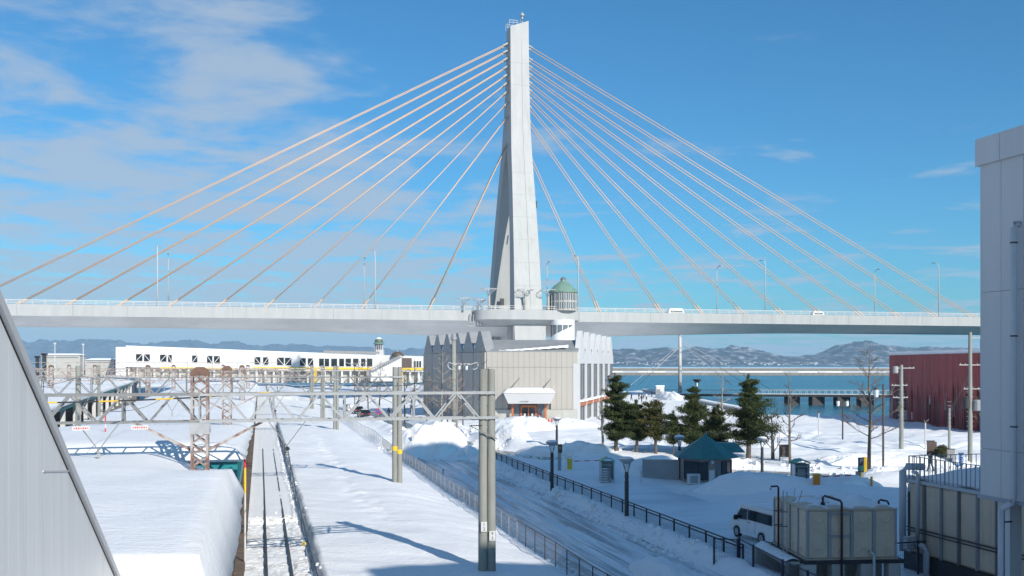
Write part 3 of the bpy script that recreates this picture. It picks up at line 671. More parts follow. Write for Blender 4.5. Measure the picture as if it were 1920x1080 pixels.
stair = thing('stair_hall', T(12, -5, 0), 'silver panelled stair hall sloping down at the lower left corner', 'building')
tL = -2.4
def slope_z(s): return 10.50-0.528*(s-10.4)
tbox_ = MB()
sv = [4.0, 18.9]
tbox_.add([T(4, tL-0.08, 2), T(19.2, tL-0.08, 2), T(19.2, tL-0.08, slope_z(19.2)-0.06), T(4, tL-0.08, slope_z(4)-0.06), T(4, tL-6, 2), T(19.2, tL-6, 2), T(19.2, tL-6, slope_z(19.2)-0.06), T(4, tL-6, slope_z(4)-0.06)],
          [(0, 1, 2, 3), (7, 6, 5, 4), (0, 3, 7, 4), (1, 5, 6, 2), (2, 6, 7, 3), (0, 4, 5, 1)])
tbox_.build('core', M_black, stair)
s_ = 4.0
while s_ < 19.1:
    s1 = min(s_+0.42, 19.2)
    MB().slab([T(s_+0.0012, tL-0.079, 2), T(s1-0.0012, tL-0.079, 2), T(s1-0.0012, tL-0.079, slope_z(s1)-0.075), T(s_+0.0012, tL-0.079, slope_z(s_)-0.075)], T(0, 0.08)).build('wall_panel', M_panel, stair)
    s_ = s1
MB().bar(T(4, tL-0.01, slope_z(4)-0.055), T(19.3, tL-0.01, slope_z(19.3)-0.055), 0.03, 0.03).build('shadow_gap', M_black, stair)
MB().bar(T(4, tL-0.02, slope_z(4)+0.02), T(19.35, tL-0.02, slope_z(19.35)+0.02), 0.14, 0.11).build('edge_trim', M_panelr, stair)
MB().slab([T(4, tL-0.14, slope_z(4)+0.02), T(19.35, tL-0.14, slope_z(19.35)+0.02), T(19.35, tL-6, slope_z(19.35)+0.02), T(4, tL-6, slope_z(4)+0.02)], (0, 0, 0.05)).build('roof', M_trim, stair)
MB().bar(T(12.3, tL+0.006, 8.78), T(13.9, tL+0.006, 8.62), 0.010, 0.02).build('ledge_trim', M_panelr, stair)

# ------------------------------------------------------------------ platforms, canopies, track
plat = thing('railway_platform', T(60, -8, 0), 'narrow brown strip of paved platform beside the snowy track', 'platform')
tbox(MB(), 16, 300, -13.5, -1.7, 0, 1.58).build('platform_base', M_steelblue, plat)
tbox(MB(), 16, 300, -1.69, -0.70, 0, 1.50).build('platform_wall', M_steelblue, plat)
s_ = 30.0; i = 0
while s_ < 118:
    ln = 0.95+0.12*math.sin(i*7.3)
    for t0, t1 in ((-1.68, -1.06), (-1.04, -0.63)):
        dz = 0.015*math.sin(i*5.1+t0*9); tbox(MB(), s_+0.012, s_+ln-0.012, t0, t1, 1.50, 1.60+dz).build('slab', M_brick, plat)
    s_ += ln; i += 1
tbox(MB(), s_, 300, -1.68, -0.63, 1.50, 1.6).build('far_edge', M_brick, plat)

def canopy(name, s0, s1, t0, t1, z, label, thick, ends, seed, posts=None, over=0.35, hump=0.0, ns=None, rise=0.5, fz=0.02, er=1.3, tilt=0.0, k0=0.0, k1=0.0):
    c = thing(name, T((s0+s1)/2, (t0+t1)/2, 0), label, 'canopy', 'platform canopies under snow')
    tA = lambda q: t0+k0*(q-s0)
    tB = lambda q: t1+k1*(q-s0)
    MB().prism([T(s0, t0), T(s0, t1), T(s1, tB(s1)), T(s1, tA(s1))], z-0.55, z).build('roof_slab', M_teal, c)
    ns = ns or int((s1-s0)/0.55); nt_ = int((t1-t0)/0.45)
    a = np.linspace(0, 1, ns+1); b = np.linspace(0, 1, nt_+1); A, Bq = np.meshgrid(a, b, indexing='ij')
    Sx = s0-over+(s1-s0+2*over)*A; TA, TB = tA(Sx)-over, tB(Sx)+over; Tx = TA+(TB-TA)*Bq
    ed = np.minimum(np.minimum((Sx-s0+over), (s1+over-Sx)), np.minimum(Tx-TA, TB-Tx))
    prof = np.sqrt(np.clip(1-(1-np.clip(ed/er, 0, 1))**2, 0, 1))
    wob = fbm(Sx/2.2, Tx/2.2, seed, 3)
    Zt = z-0.12+thick*prof*(1+0.18*fbm(Sx/7, Tx/5, seed+1, 3))+0.06*wob*prof+rise*np.exp(-((Tx-(TA+TB)/2)/5.0)**2)*prof+hump*(1-sstep(s0+2, s0+45, Sx))+tilt*(1-sstep(t1-3.6, t1-0.8, Tx)*sstep(s1-9, s1-1.5, Sx))*prof
    Tx = Tx+0.12*wob*(1-prof); Sx = Sx+0.12*wob*(1-prof)
    X, Y = Sx*DX+Tx*NX, Sx*DY+Tx*NY; org = ORG[c.name]
    top = np.stack([X-org.x, Y-org.y, Zt-org.z], -1).reshape(-1, 3); n0, n1 = Sx.shape; ix = np.arange(n0*n1).reshape(n0, n1)
    f = np.stack([ix[:-1, :-1], ix[:-1, 1:], ix[1:, 1:], ix[1:, :-1]], -1).reshape(-1, 4)
    sn = np_mesh('roof_snow', top, f[:, ::-1], M_snow); sn.parent = c
    sn.modifiers.new('thick', 'SOLIDIFY').thickness = 0.05
    for e in ends:
        tbox(MB(), e[0], e[1], e[2], e[3], z-1.0, z+fz).build('end_fascia', M_teal, c)
    if posts:
        tp, step, wv, m = posts; q = s0+1
        while q < s1:
            tq_ = tp+k1*(q-s0); tbox(MB(), q-wv/2, q+wv/2, tq_-wv/2, tq_+wv/2, 1.55, z-0.56).build('post', m, c); q += step
    return c
canopy('platform_canopy', 19.4, 43.6, -15, -0.95, 4.75, 'near platform canopy buried in smooth snow beside the stair hall', 0.90, [], 3, rise=0.05, over=0.25, tilt=0.80, er=0.55)
canopy('platform_canopy', 45.2, 300, -13.9, -0.95, 4.55, 'long snow covered platform canopy with teal end beyond the lattice column', 0.75, [(45.0, 45.1, -13.9, -0.95)], 5, posts=(-1.8, 8, 0.3, M_white), hump=1.35, rise=0.1, fz=1.2, er=2.2, k0=-0.024, ns=330)
canopy('platform_canopy', 66, 330, -36, -17.3, 5.5, 'left canopy with a row of white posts over dark platform', 0.6, [(65.9, 66, -36, -17.3)], 7, posts=(-17.65, 13.5, 0.5, M_white), over=0.1, k0=-0.07, k1=-0.07, ns=260)
MB().prism([T(66, -34), T(66, -20.6), T(330, -39.1), T(330, -52)], 0, 4.9).build('shade_block', M_black, thing('platform_and_shade', T(120, -28, 0), 'platform edge and black block painted as shade behind the row of white posts', 'platform'))  # black block stands in for the shade under the left canopy
for o in bpy.data.objects:
    if o.name.startswith('shade_block'): hall = o
MB().prism([T(60, -20.2), T(60, -16.3), T(330, -35.2), T(330, -39.0)], 0, 1.5).build('platform_edge', M_steelblue, hall.parent)

track = thing('railway_track', T(70, 0.85, 0.5), 'railway track half buried in clumpy snow beside the platform', 'track')
for tr_, s1, zz in ((0.30, 118, 0.70), (1.40, 118, 0.665)):
    mb = MB(); pts = np.arange(26, s1, 4)
    for a, b_ in zip(pts[:-1], pts[1:]):
        dzA = 0 if a < 63 else -0.055
        tbox(mb, a, b_, tr_-0.045, tr_+0.045, 0.3, zz+dzA)
    mb.build('rail', M_railst, track)
# dirty churned snow between and beside the rails, close to the platform
def churn(A, Bq, X, Y, Z): return 0.50+0.16*np.abs(fbm(X/0.45, Y/0.45, 91, 3))+0.10*fbm(X/1.6, Y/1.6, 92, 2)-0.10*np.exp(-((Bq-0.30)/0.13)**2)-0.10*np.exp(-((Bq-1.40)/0.13)**2)-1.0*sstep(60.5, 63.5, A+1.2*fbm(Bq/0.8, A*0, 93, 2))
o = sheet('churned_snow', M_snowd, 30, 64, -0.68, 2.35, 0.11, 0.10, 0, 'dirty churned snow between the rails', 'snow', churn)

# ------------------------------------------------------------------ catenary gantries
def gantry(s, tl, tr, zt, zb, label, mtruss, bays, th=1.0, mleft=None, right_pair=True, pt=9.75, lattice=(-2.3,), lat_z=0.5, conc_left=None, dense=True):
    g = thing('catenary_gantry', T(s, 10, 0), label, 'gantry', 'overhead line gantries across the railway')
    if right_pair:
        for k, dt in enumerate((0.0, 0.36)):
            b = T(s-0.02*k, pt+dt, -0.3)
            pl_ = MB().cyl(b, b+Vector((0, 0, 10.05)), 0.205, 0.165, 18).build('pole', M_conc, g); auto_smooth(pl_)
            MB().cyl(b+Vector((0, 0, 10.05)), b+Vector((0, 0, 10.1)), 0.15, n=16).build('cap', M_conc, pl_)
        for zz in (zt, zb):
            MB().bar(T(s-0.24, pt-0.4, zz), T(s-0.24, pt+0.62, zz), 0.05, 0.13).build('clamp', M_galv, g)
            MB().bar(T(s+0.24, pt-0.4, zz), T(s+0.24, pt+0.62, zz), 0.05, 0.13).build('clamp', M_galv, g)
    for off in (-0.32, 0.32):
        for zz in (zt, zb):
            [MB().bar(T(s+off, a_, zz), T(s+off, b__, zz), 0.10*th*(0.75 if a_ < -3 else 1), 0.10*th*(0.75 if a_ < -3 else 1)).build('chord', m_, g) for a_, b__, m_ in ((tl, -2.3, mleft or mtruss), (-2.3, tr, mtruss))]
        n = bays; st_ = (tr-tl)/n; mt0 = mtruss
        if off < 0 or dense:
            for i in range(n):
                a = tl+i*st_; mtruss = (mleft or mt0) if a < -2.4 else mt0
                if i % 2 == 0: MB().bar(T(s+off, a, zb), T(s+off, a+st_*0.93, zt), 0.05*th, 0.065*th).build('brace', mtruss, g)
                else: MB().bar(T(s+off, a, zt), T(s+off, a+st_*0.93, zb), 0.05*th, 0.065*th).build('brace', mtruss, g)
                if i % 3 == 2: MB().bar(T(s+off, a, zb), T(s+off, a, zt), 0.06*th, 0.07*th).build('post', mtruss, g)
    for i in range(bays//2):
        a = tl+i*2*(tr-tl)/bays
        for zz in (zt, zb): MB().bar(T(s-0.32, a, zz), T(s+0.32, a, zz), 0.05).build('tie', mtruss, g)
    for tl_ in lattice:
        w = 0.29
        for a in (-w, w):
            for b_ in (-w, w): MB().bar(T(s+a, tl_+b_, lat_z), T(s+a, tl_+b_, 9.55), 0.09).build('column_angle', M_rust, g)
        z = lat_z+0.3; flip = 1
        while z < 9.2:
            if not (zb-0.35 < z < zb+0.1):
                for sd in (-w-0.02, w+0.02):
                    MB().bar(T(s+sd, tl_-w*flip, z), T(s+sd, tl_+w*flip, z+0.42), 0.03, 0.06).build('lacing', M_rust, g)
                    MB().bar(T(s+sd, tl_+w*flip, z), T(s+sd, tl_-w*flip, z+0.42), 0.03, 0.06).build('lacing', M_rust, g)
            z += 0.46
        for sd in (-w-0.05, w+0.05): MB().bar(T(s+sd, tl_-0.38, zb-0.22), T(s+sd, tl_+0.38, zb-0.22), 0.02, 0.55).build('gusset', M_galv, g)
        MB().lathe(T(s, tl_, 9.55), [(0.50, 0), (0.50, 0.12), (0.30, 0.30), (0.2, 0.34)], 4, a0=ROT+math.pi/4).build('cap', M_rustd, g)
        for sd, m in ((-1, mtruss), (1, mtruss)):
            MB().bar(T(s, tl_+sd*0.3, zb-1.15), T(s, tl_+sd*2.4, zb-0.05), 0.07, 0.1).build('knee_brace', M_rust, g)
    if conc_left is not None:
        b = T(s+0.6, conc_left, 0.3); MB().cyl(b, b+Vector((0, 0, 9.6)), 0.22, 0.17, 14).build('pole', M_conc, g)
    return g
gA = gantry(41.2, -15.5, 9.0, 8.80, 7.75, 'nearest pale truss gantry fixed to twin concrete poles in the centre foreground', M_galv, 26, mleft=M_galvd, lat_z=0.6, pt=9.15)
gB = gantry(74.2, -26, 9.6, 9.05, 7.95, 'second truss gantry, on twin concrete poles banded in yellow', M_galvd, 34, th=0.8, lat_z=0.6, conc_left=-12.3)
gC = gantry(136.0, -34, 9.6, 9.1, 7.9, 'third truss gantry, thinner and rusty, with one pole by the fence', M_rust, 40, lat_z=0.6, conc_left=-20, dense=False)
gD = gantry(200.0, -60, 9.6, 9.2, 7.9, 'fourth rusty gantry far down the line before the white terminal', M_rust, 50, lat_z=2.5, lattice=(-2.3, -16, -30, -44), dense=False)
gE = gantry(232.0, -78, 4, 10.4, 8.8, 'farthest rusty gantry across the left of the yard', M_rust, 46, right_pair=False, lat_z=3, lattice=(-8, -24, -40, -56, -72), dense=False)
gF = gantry(165.0, -70, 9.6, 9.3, 8.1, 'rusty gantry between the third and fourth with a tall bare pole', M_rust, 54, lat_z=2.0, lattice=(-17, -31, -48), dense=False)
for g, s_, zb_ in ((gA, 41.2, 7.75), (gB, 74.2, 7.95), (gC, 136.0, 7.9)):
    for t_, zl in ((1.05, 6.75), (-6.0, 8.0 if False else 6.7), (-12.0, 6.9)):
        for k in (-0.75, 0.75): MB().bar(T(s_-0.32, t_+k, zb_), T(s_-0.32, t_, zl), 0.035).build('hanger', M_galvd, g)
        for k in range(4): MB().lathe(T(s_-0.32, t_, zl-0.1-0.09*k), [(0.025, 0), (0.085, 0.02), (0.085, 0.045), (0.025, 0.07)], 8).build('insulator', M_concl, g)
    for k in range(5): MB().lathe(T(s_-0.3, 8.6+0.1*k, zb_-0.35), [(0.02, 0), (0.07, 0.02), (0.02, 0.05)], 8).build('insulator', M_brown, g)
    MB().bar(T(s_-0.3, 9.7, zb_-0.9), T(s_-0.3, 8.5, zb_-0.32), 0.05).build('stay_arm', M_galvd, g)
# number plates and bands on the poles
for k, (dt, zz, ln) in enumerate(((0.0, 3.15, 2), (0.36, 2.75, 2))):
    p = T(41.2-0.225, 9.15+dt, zz)
    pl_ = MB().box(p, (0.26, 0.02, 0.42), ROT).build('number_plate', M_white, gA)
    text('plate_number', ['1\n2', '9\n3'][k], M_dark, pl_, p+Vector((-0.01*DX, -0.01*DY, 0))*1.4, 0.19, (NX, NY, 0), depth=0.004)
for dt, zz in ((0.0, 3.75), (0.36, 3.5)):
    MB().cyl(T(74.2, 9.75+dt, zz-0.18), T(74.2, 9.75+dt, zz+0.14), 0.215, n=16).build('yellow_band', M_yel, gB)
for u in (152, 262):
    k = (u-960)/FPX; ssg = 40.8; t_ = ssg*(k*DY-DX)/(NX-k*NY); p = T(ssg, t_, 7.56)
    pl_ = MB().box(p, (0.62, 0.02, 0.16), ROT).build('warning_sign', M_white, gA)
    for i in range(7):
        q = p+Vector((NX, NY, 0))*(-0.24+i*0.08)+Vector((-DX, -DY, 0))*0.014
        MB().box(q, (0.045, 0.006, 0.07 if i % 3 else 0.045), ROT).build('red_character', M_redp, pl_)
# overhead wires
w1 = thing('contact_wire', T(60, 1.0, 5.6), 'overhead contact wire with droppers hanging above the track', 'wire')
sup = [2, 41.2, 74.2, 106, 136, 165, 200, 260]
mb = MB(); mc = MB()
for a, b_ in zip(sup[:-1], sup[1:]):
    pts = [T(a+(b_-a)*i/8, 1.05, 6.75-0.75*4*(i/8)*(1-i/8)) for i in range(9)]; mb.tube(pts, 0.016, 5)
    mc.tube([T(a, 1.05, 5.62), T(b_, 1.05, 5.62)], 0.014, 5)
mb.build('messenger_wire', M_dark, w1); mc.build('contact_line', M_galv, w1)
for a, b_ in zip(sup[:-1], sup[1:]):
    for i in range(1, 8):
        q = T(a+(b_-a)*i/8, 1.05, 0); MB().cyl((q.x, q.y, 5.62), (q.x, q.y, 6.75-0.75*4*(i/8)*(1-i/8)), 0.012, n=5).build('dropper', M_dark, w1)
ball = MB().lathe(T(25.0, 1.05, 5.52), [(0.01, 0), (0.045, 0.02), (0.06, 0.06), (0.045, 0.1), (0.01, 0.12)], 12).build('marker_ball', M_yel, w1, smooth=True)
for i, s_ in enumerate((41.2, 74.2, 106, 136)):
    for k in range(5): MB().lathe(T(s_-0.3-0.22*k, 1.05, 6.62), [(0.03, 0), (0.09, 0.03), (0.09, 0.06), (0.03, 0.1)], 8).build('insulator', M_dark, w1)
# striped pole across the gantry
str_ = thing('striped_guard_rod', T(37, -8, 8.5), 'sagging yellow and black striped guard rod strung below the near gantry', 'guard rod')
pa, pb = T(33.2, -13.0, 8.92), T(43.3, 0.4, 8.82)
for i in range(22):
    a = pa.lerp(pb, i/22); b_ = pa.lerp(pb, (i+1)/22)
    for q, f in ((a, i/22), (b_, (i+1)/22)): q.z -= 0.22*4*f*(1-f)
    MB().cyl(a, b_, 0.028, n=8).build('stripe', M_yel if i % 3 == 0 else M_dark, str_)
for k, (tt_, zz, lb) in enumerate(((-6.0, 8.2, 'feeder wire over the near canopy'), (-12, 9.2, 'feeder wire over the left canopy'), (6.8, 9.3, 'feeder wire over the snow bank'))):
    mb = MB()
    for a, b_ in zip(sup[1:-1], sup[2:]): mb.tube([T(a+(b_-a)*i/6, tt_, zz-0.5*4*(i/6)*(1-i/6)) for i in range(7)], 0.014, 5)
    prop(mb.build('feeder_wire', M_dark, loc=T(60, tt_, zz)), 'thin dark '+lb+', parallel to the track', 'wire')

# marker stake, post at the platform end
f = thing('snow_stake', T(54, -7.6, 5.6), 'thin red and white snow stake standing in the canopy snow', 'stake')
b = T(54, -7.6, 5.9)
for i, m in enumerate((M_orange, M_redp, M_white, M_redp)): MB().cyl(b+Vector((0, 0, 0.2+i*0.33)), b+Vector((0, 0, 0.2+(i+1)*0.33)), 0.035, n=8).build('band', m, f)
f = thing('end_marker', T(43.9, -1.02, 1.6), 'yellow marker post with red top at the near canopy end', 'marker post')
b = T(43.9, -0.62, 1.6)
MB().cyl(b, b+Vector((0, 0, 2.9)), 0.045, n=8).build('white_base', M_white, f); MB().cyl(b+Vector((0, 0, 2.9)), b+Vector((0, 0, 4.0)), 0.05, n=8).build('yellow_shaft', M_yel, f); MB().cyl(b+Vector((0, 0, 4.0)), b+Vector((0, 0, 4.35)), 0.055, n=8).build('red_top', M_redp, f)

# ------------------------------------------------------------------ fences
wf = thing('wire_fence', T(70, 13.05, 0.7), 'low grey wire fence along the left side of the icy road', 'fence')
posts = np.arange(33, 190, 1.75); gpz = {}
for s_ in posts:
    b = T(s_, 13.05); z = gz(b.x, b.y); gpz[s_] = z
    if s_ < 130: MB().bar((b.x, b.y, z-0.2), (b.x, b.y, z+1.12), 0.045).build('post', M_zinc if s_ > 50 else M_dark, wf)
far_p = MB()
for s_ in posts:
    if s_ >= 130: b = T(s_, 13.05); far_p.bar((b.x, b.y, gpz[s_]-0.2), (b.x, b.y, gpz[s_]+1.12), 0.045)
far_p.build('far_posts', M_galv, wf)['kind'] = 'stuff'
for a, b_ in zip(posts[:-1], posts[1:]):
    p, q = T(a, 13.05), T(b_, 13.05)
    MB().bar((p.x, p.y, gpz[a]+1.1), (q.x, q.y, gpz[b_]+1.1), 0.035).build('top_rail', M_zinc if a > 50 else M_dark, wf)
mesh = MB()
for a, b_ in zip(posts[:-1], posts[1:]):
    p, q = T(a, 13.06), T(b_, 13.06)
    for hz in (0.25, 0.45, 0.65, 0.85): mesh.bar((p.x, p.y, gpz[a]+hz), (q.x, q.y, gpz[b_]+hz), 0.008)
    if a < 110:
        for i in range(1, 12):
            x, y, z = p.x+(q.x-p.x)*i/12, p.y+(q.y-p.y)*i/12, gpz[a]; mesh.bar((x, y, z+0.1), (x, y, z+1.1), 0.008)
mesh.build('wire_mesh', M_zincd, wf)['kind'] = 'stuff'
rf = thing('black_railing', T(70, 21.9, 0.5), 'black metal railing between the icy road and the car park', 'railing')
posts = np.arange(42.5, 98, 2.0)
for s_ in posts:
    b = T(s_, 21.9); gpz[s_] = 0.48
    MB().bar((b.x, b.y, gpz[s_]-0.5), (b.x, b.y, gpz[s_]+1.1), 0.09).build('post', M_dark, rf)
for a, b_ in zip(posts[:-1], posts[1:]):
    p, q = T(a, 21.9), T(b_, 21.9)
    for hz, m in ((1.08, M_brown), (0.92, M_dark)): MB().bar((p.x, p.y, gpz[a]+hz), (q.x, q.y, gpz[b_]+hz), 0.07, 0.06).build('rail', m, rf)
mesh = MB()
for a, b_ in zip(posts[:-1], posts[1:]):
    p, q = T(a, 21.9), T(b_, 21.9)
    for i in range(1, 16): x, y = p.x+(q.x-p.x)*i/16, p.y+(q.y-p.y)*i/16; mesh.bar((x, y, gpz[a]+0.1), (x, y, gpz[a]+0.9), 0.012)
    mesh.bar((p.x, p.y, gpz[a]+0.12), (q.x, q.y, gpz[b_]+0.12), 0.03)
mesh.build('wire_mesh', M_dark, rf)['kind'] = 'stuff'
def mesh_fence(pts, h, label, zb=0.3, m=M_navy):
    f = thing('mesh_fence', (pts[0][0], pts[0][1], zb), label, 'fence', 'fences round the water tanks')
    for x, y in pts: MB().bar((x, y, zb-0.4), (x, y, zb+h), 0.09).build('post', m, f)
    mb = MB()
    for (x0, y0), (x1, y1) in zip(pts[:-1], pts[1:]):
        MB().bar((x0, y0, zb+h-0.06), (x1, y1, zb+h-0.06), 0.05).build('rail', m, f)
        ln = math.hypot(x1-x0, y1-y0); k = int(ln/0.12)
        for i in range(1, k): x, y = x0+(x1-x0)*i/k, y0+(y1-y0)*i/k; mb.bar((x, y, zb+0.05), (x, y, zb+h-0.06), 0.008)
        for hz in np.arange(0.15, h-0.1, 0.22): mb.bar((x0, y0, zb+hz), (x1, y1, zb+hz), 0.008)
    mb.build('wire_mesh', m, f)['kind'] = 'stuff'; return f
mesh_fence([(9.6, 47.3), (10.6, 46.8)], 1.5, 'short dark fence panel joining the road railing to the tank yard')
mesh_fence([(10.7, 46.9), (10.9, 45.0), (11.3, 41.6), (11.7, 39.4), (12.2, 37.0)], 1.55, 'dark mesh fence along the left side of the cream tank')
mesh_fence([(17.0, 46.0), (19.0, 46.6), (21, 47.2)], 1.45, 'dark mesh fence between the two water tanks')
mesh_fence([(12.2, 37.0), (14.2, 37.3), (16.2, 37.6), (18.2, 37.9)], 1.35, 'dark mesh fence in front of the cream tank stand')

# ------------------------------------------------------------------ market hall with saw-tooth gables
A_, B_, C_, D_ = Vector((-4.1, 160, 0)), Vector((10.55, 160, 0)), Vector((20.6, 204, 0)), Vector((-16.8, 191, 0))
hall = thing('market_hall', (3, 175, 0), 'beige market hall with grey saw tooth gables under the bridge tower', 'building')
MB().prism([(-3.9, 160.4), (10.3, 160.4), (20.2, 204), (-16.3, 191)], -0.5, 11.9).build('core', M_zincd, hall)
npn = 17
for i in range(npn):
    x0 = A_.x+(B_.x-A_.x)*i/npn; x1 = A_.x+(B_.x-A_.x)*(i+1)/npn
    for z0, z1 in ((2.75, 9.5), (9.54, 12.02)):
        if z1 < 9.6 and x1 > -0.05 and x0 < 5.5: z0 = 3.9
        MB().box(((x0+x1)/2, 160.15+(0.012 if i % 2 else 0), (z0+z1)/2), (x1-x0-0.025, 0.3, z1-z0)).build('wall_panel', M_clad, hall)
for x0, x1 in ((A_.x, -0.05), (5.5, B_.x)):
    k = max(2, int((x1-x0)/2.3))
    for i in range(k):
        a = x0+(x1-x0)*i/k; b_ = x0+(x1-x0)*(i+1)/k
        MB().box(((a+b_)/2, 160.0, 1.35), (b_-a-0.03, 0.5, 2.75)).build('plinth_block', M_concl, hall)
MB().box(((A_.x+B_.x)/2, 160.2, 12.1), (B_.x-A_.x+0.2, 0.5, 0.14)).build('coping', M_zinc, hall)
# ridged roof: six ridges between the gables
nb = 6
ridge = MB()
for i in range(nb):
    l0, l1 = A_.lerp(D_, i/nb), A_.lerp(D_, (i+1)/nb); r0, r1 = B_.lerp(C_, i/nb), B_.lerp(C_, (i+1)/nb)
    lm, rm = l0.lerp(l1, 0.55), r0.lerp(r1, 0.55)
    up = lambda p, z: Vector((p.x, p.y, z))
    zR = 14.0
    MB().add([up(l0, 12), up(r0, 12), up(rm, zR), up(lm, zR), up(l1, 12), up(r1, 12)], [(0, 1, 2, 3), (3, 2, 5, 4), (0, 3, 4), (1, 5, 2), (0, 4, 5, 1)]).build('roof', M_zinc, hall)
    # gables: left dark zinc fins, right white
    dl = (l1-l0).normalized(); nl = Vector((-dl.y, dl.x, 0))
    q = [up(l0, 12.0), up(l0.lerp(l1, 0.42), 15.4), up(l0.lerp(l1, 0.60), 15.4), up(l1, 12.0)]
    MB().slab([p+nl*0.12 for p in q], -nl*1.6).build('gable', M_zinc, hall)
    wl = MB().slab([up(l0.lerp(l1, 0.03), 0), up(l0.lerp(l1, 0.97), 0), up(l0.lerp(l1, 0.97), 11.95), up(l0.lerp(l1, 0.03), 11.95)], nl*0.25+dl*0.0).build('side_wall', M_sidec, hall)
    dr = (r1-r0).normalized(); nr_ = Vector((dr.y, -dr.x, 0))
    q = [up(r0, 11.0), up(r0.lerp(r1, 0.46), 15.5), up(r0.lerp(r1, 0.54), 15.5), up(r1, 11.0), up(r1, 10.1), up(r0, 10.1)]
    MB().slab([p+nr_*0.15 for p in q], -nr_*0.8).build('gable', M_white, hall)
    MB().slab([up(r0.lerp(r1, -0.02), -0.3)+nr_*0.25, up(r0.lerp(r1, 0.16), -0.3)+nr_*0.25, up(r0.lerp(r1, 0.16), 10.1)+nr_*0.25, up(r0.lerp(r1, -0.02), 10.1)+nr_*0.25], -nr_*0.9).build('pier', M_white, hall)
    for z0, z1 in ((4.4, 10.0), (0.6, 3.2)):
        w_ = MB().slab([up(r0.lerp(r1, 0.18), z0)+nr_*0.02, up(r0.lerp(r1, 0.96), z0)+nr_*0.02, up(r0.lerp(r1, 0.96), z1)+nr_*0.02, up(r0.lerp(r1, 0.18), z1)+nr_*0.02], -nr_*0.3).build('window', M_glassm, hall)
        for fr in (0.57,): MB().bar(up(r0.lerp(r1, fr), z0)+nr_*0.06, up(r0.lerp(r1, fr), z1)+nr_*0.06, 0.10).build('mullion', M_zinc, w_)
    MB().slab([up(r0.lerp(r1, 0.17), 3.2)+nr_*0.35, up(r0.lerp(r1, 0.97), 3.2)+nr_*0.35, up(r0.lerp(r1, 0.97), 3.9)+nr_*0.35, up(r0.lerp(r1, 0.17), 3.9)+nr_*0.35], -nr_*0.6).build('spandrel', M_wood, hall)
    MB().slab([up(r0.lerp(r1, 0.17), 3.9)+nr_*0.6, up(r0.lerp(r1, 0.97), 3.9)+nr_*0.6, up(r0.lerp(r1, 0.97), 4.2)+nr_*0.6, up(r0.lerp(r1, 0.17), 4.2)+nr_*0.6], -nr_*0.9).build('snow_ledge', M_snow, hall)
    # snow caught in the valleys on the left
    MB().add([up(l0.lerp(l1, 0.68)-nl*0.1, 12.05), up(l1+dl*0.9-nl*0.1, 12.05), up(l1+dl*0.4-nl*0.1, 13.3), up(l1-nl*3.2, 12.6)], [(0, 1, 2), (0, 2, 3), (1, 3, 2), (0, 3, 1)]).build('valley_snow', M_snow, hall)
sn = MB(); rows = []
for j in range(6):
    row = []
    for i in range(25):
        x = -2.1+11.2*i/24; hh = 0.10+0.9*(i/24)**1.2; y = 160.45+hh*1.05*j/5*1.5
        z = 12.17+ (hh*math.sin(math.pi*min(1, 0.25+j/5*0.75))+0.05*math.sin(i*2.1+j)) - (0.15 if j == 0 else 0)
        row.append((x, y, z))
    rows.append(row)
sn.grid(rows).build('roof_snow', M_snow, hall, smooth=True)
# entrance canopy
cx0, cx1 = (944-960)/FPX*157, (1041-960)/FPX*157
cz0, cz1 = CAMZ+(HOR-757)/FPX*157, CAMZ+(HOR-737)/FPX*157
can = MB().loft([[(cx0+0.75, 157.2, cz0), (cx1-0.75, 157.2, cz0), (cx1-0.75, 160, cz0), (cx0+0.75, 160, cz0)], [(cx0, 156.6, cz1), (cx1, 156.6, cz1), (cx1, 160, cz1), (cx0, 160, cz1)]]).build('entrance_canopy', M_white, hall)
rows = []
for j in range(7):
    y = 156.5+3.4*j/6; rows.append([(cx0-0.05+(cx1-cx0+0.1)*i/20, y, cz1+0.02+0.78*math.sqrt(max(0, 1-(2*i/20-1)**6))*math.sqrt(max(0, 1-(1-min(1, j/3+0.0))**2))+0.05*math.sin(i*1.7+j*2)*(0 < j)) for i in range(21)])
MB().grid(rows).build('canopy_snow', M_snow, can, smooth=True)
lx = (983-960)/FPX*156.7
em = MB().lathe((0, 0, 0), [(0.38, 0), (0.38, 0.02), (0.30, 0.02), (0.30, 0)], 24)
slope = Vector((0, -0.6, cz1-cz0)).normalized(); rt = Vector((1, 0, 0)); nv = rt.cross(slope)
ctr = Vector((lx, 156.9, cz0+(cz1-cz0)*0.62))
e2 = MB(); e2.v = [tuple(ctr+rt*x+slope*y+nv*(z+0.02)) for x, y, z in em.v]; e2.f = em.f; e2.build('emblem_ring', M_dark, can)
text('emblem_letter', 'A', M_dark, can, ctr+nv*0.03, 0.62, rt, slope, depth=0.006)
text('canopy_lettering', 'A-FACTORY', M_dark, can, Vector((lx, 157.05, cz0+(cz1-cz0)*0.20))+nv*0.05, 0.27, rt, slope, depth=0.006)
for u0, u1, v0, v1 in ((963, 974, 725, 709), (1021, 1032, 729, 711)):
    MB().cyl(P(u0-2, v0, 157.5), P(u1, v1, 160.0), 0.07, n=6).build('canopy_strut', M_zincd, can)
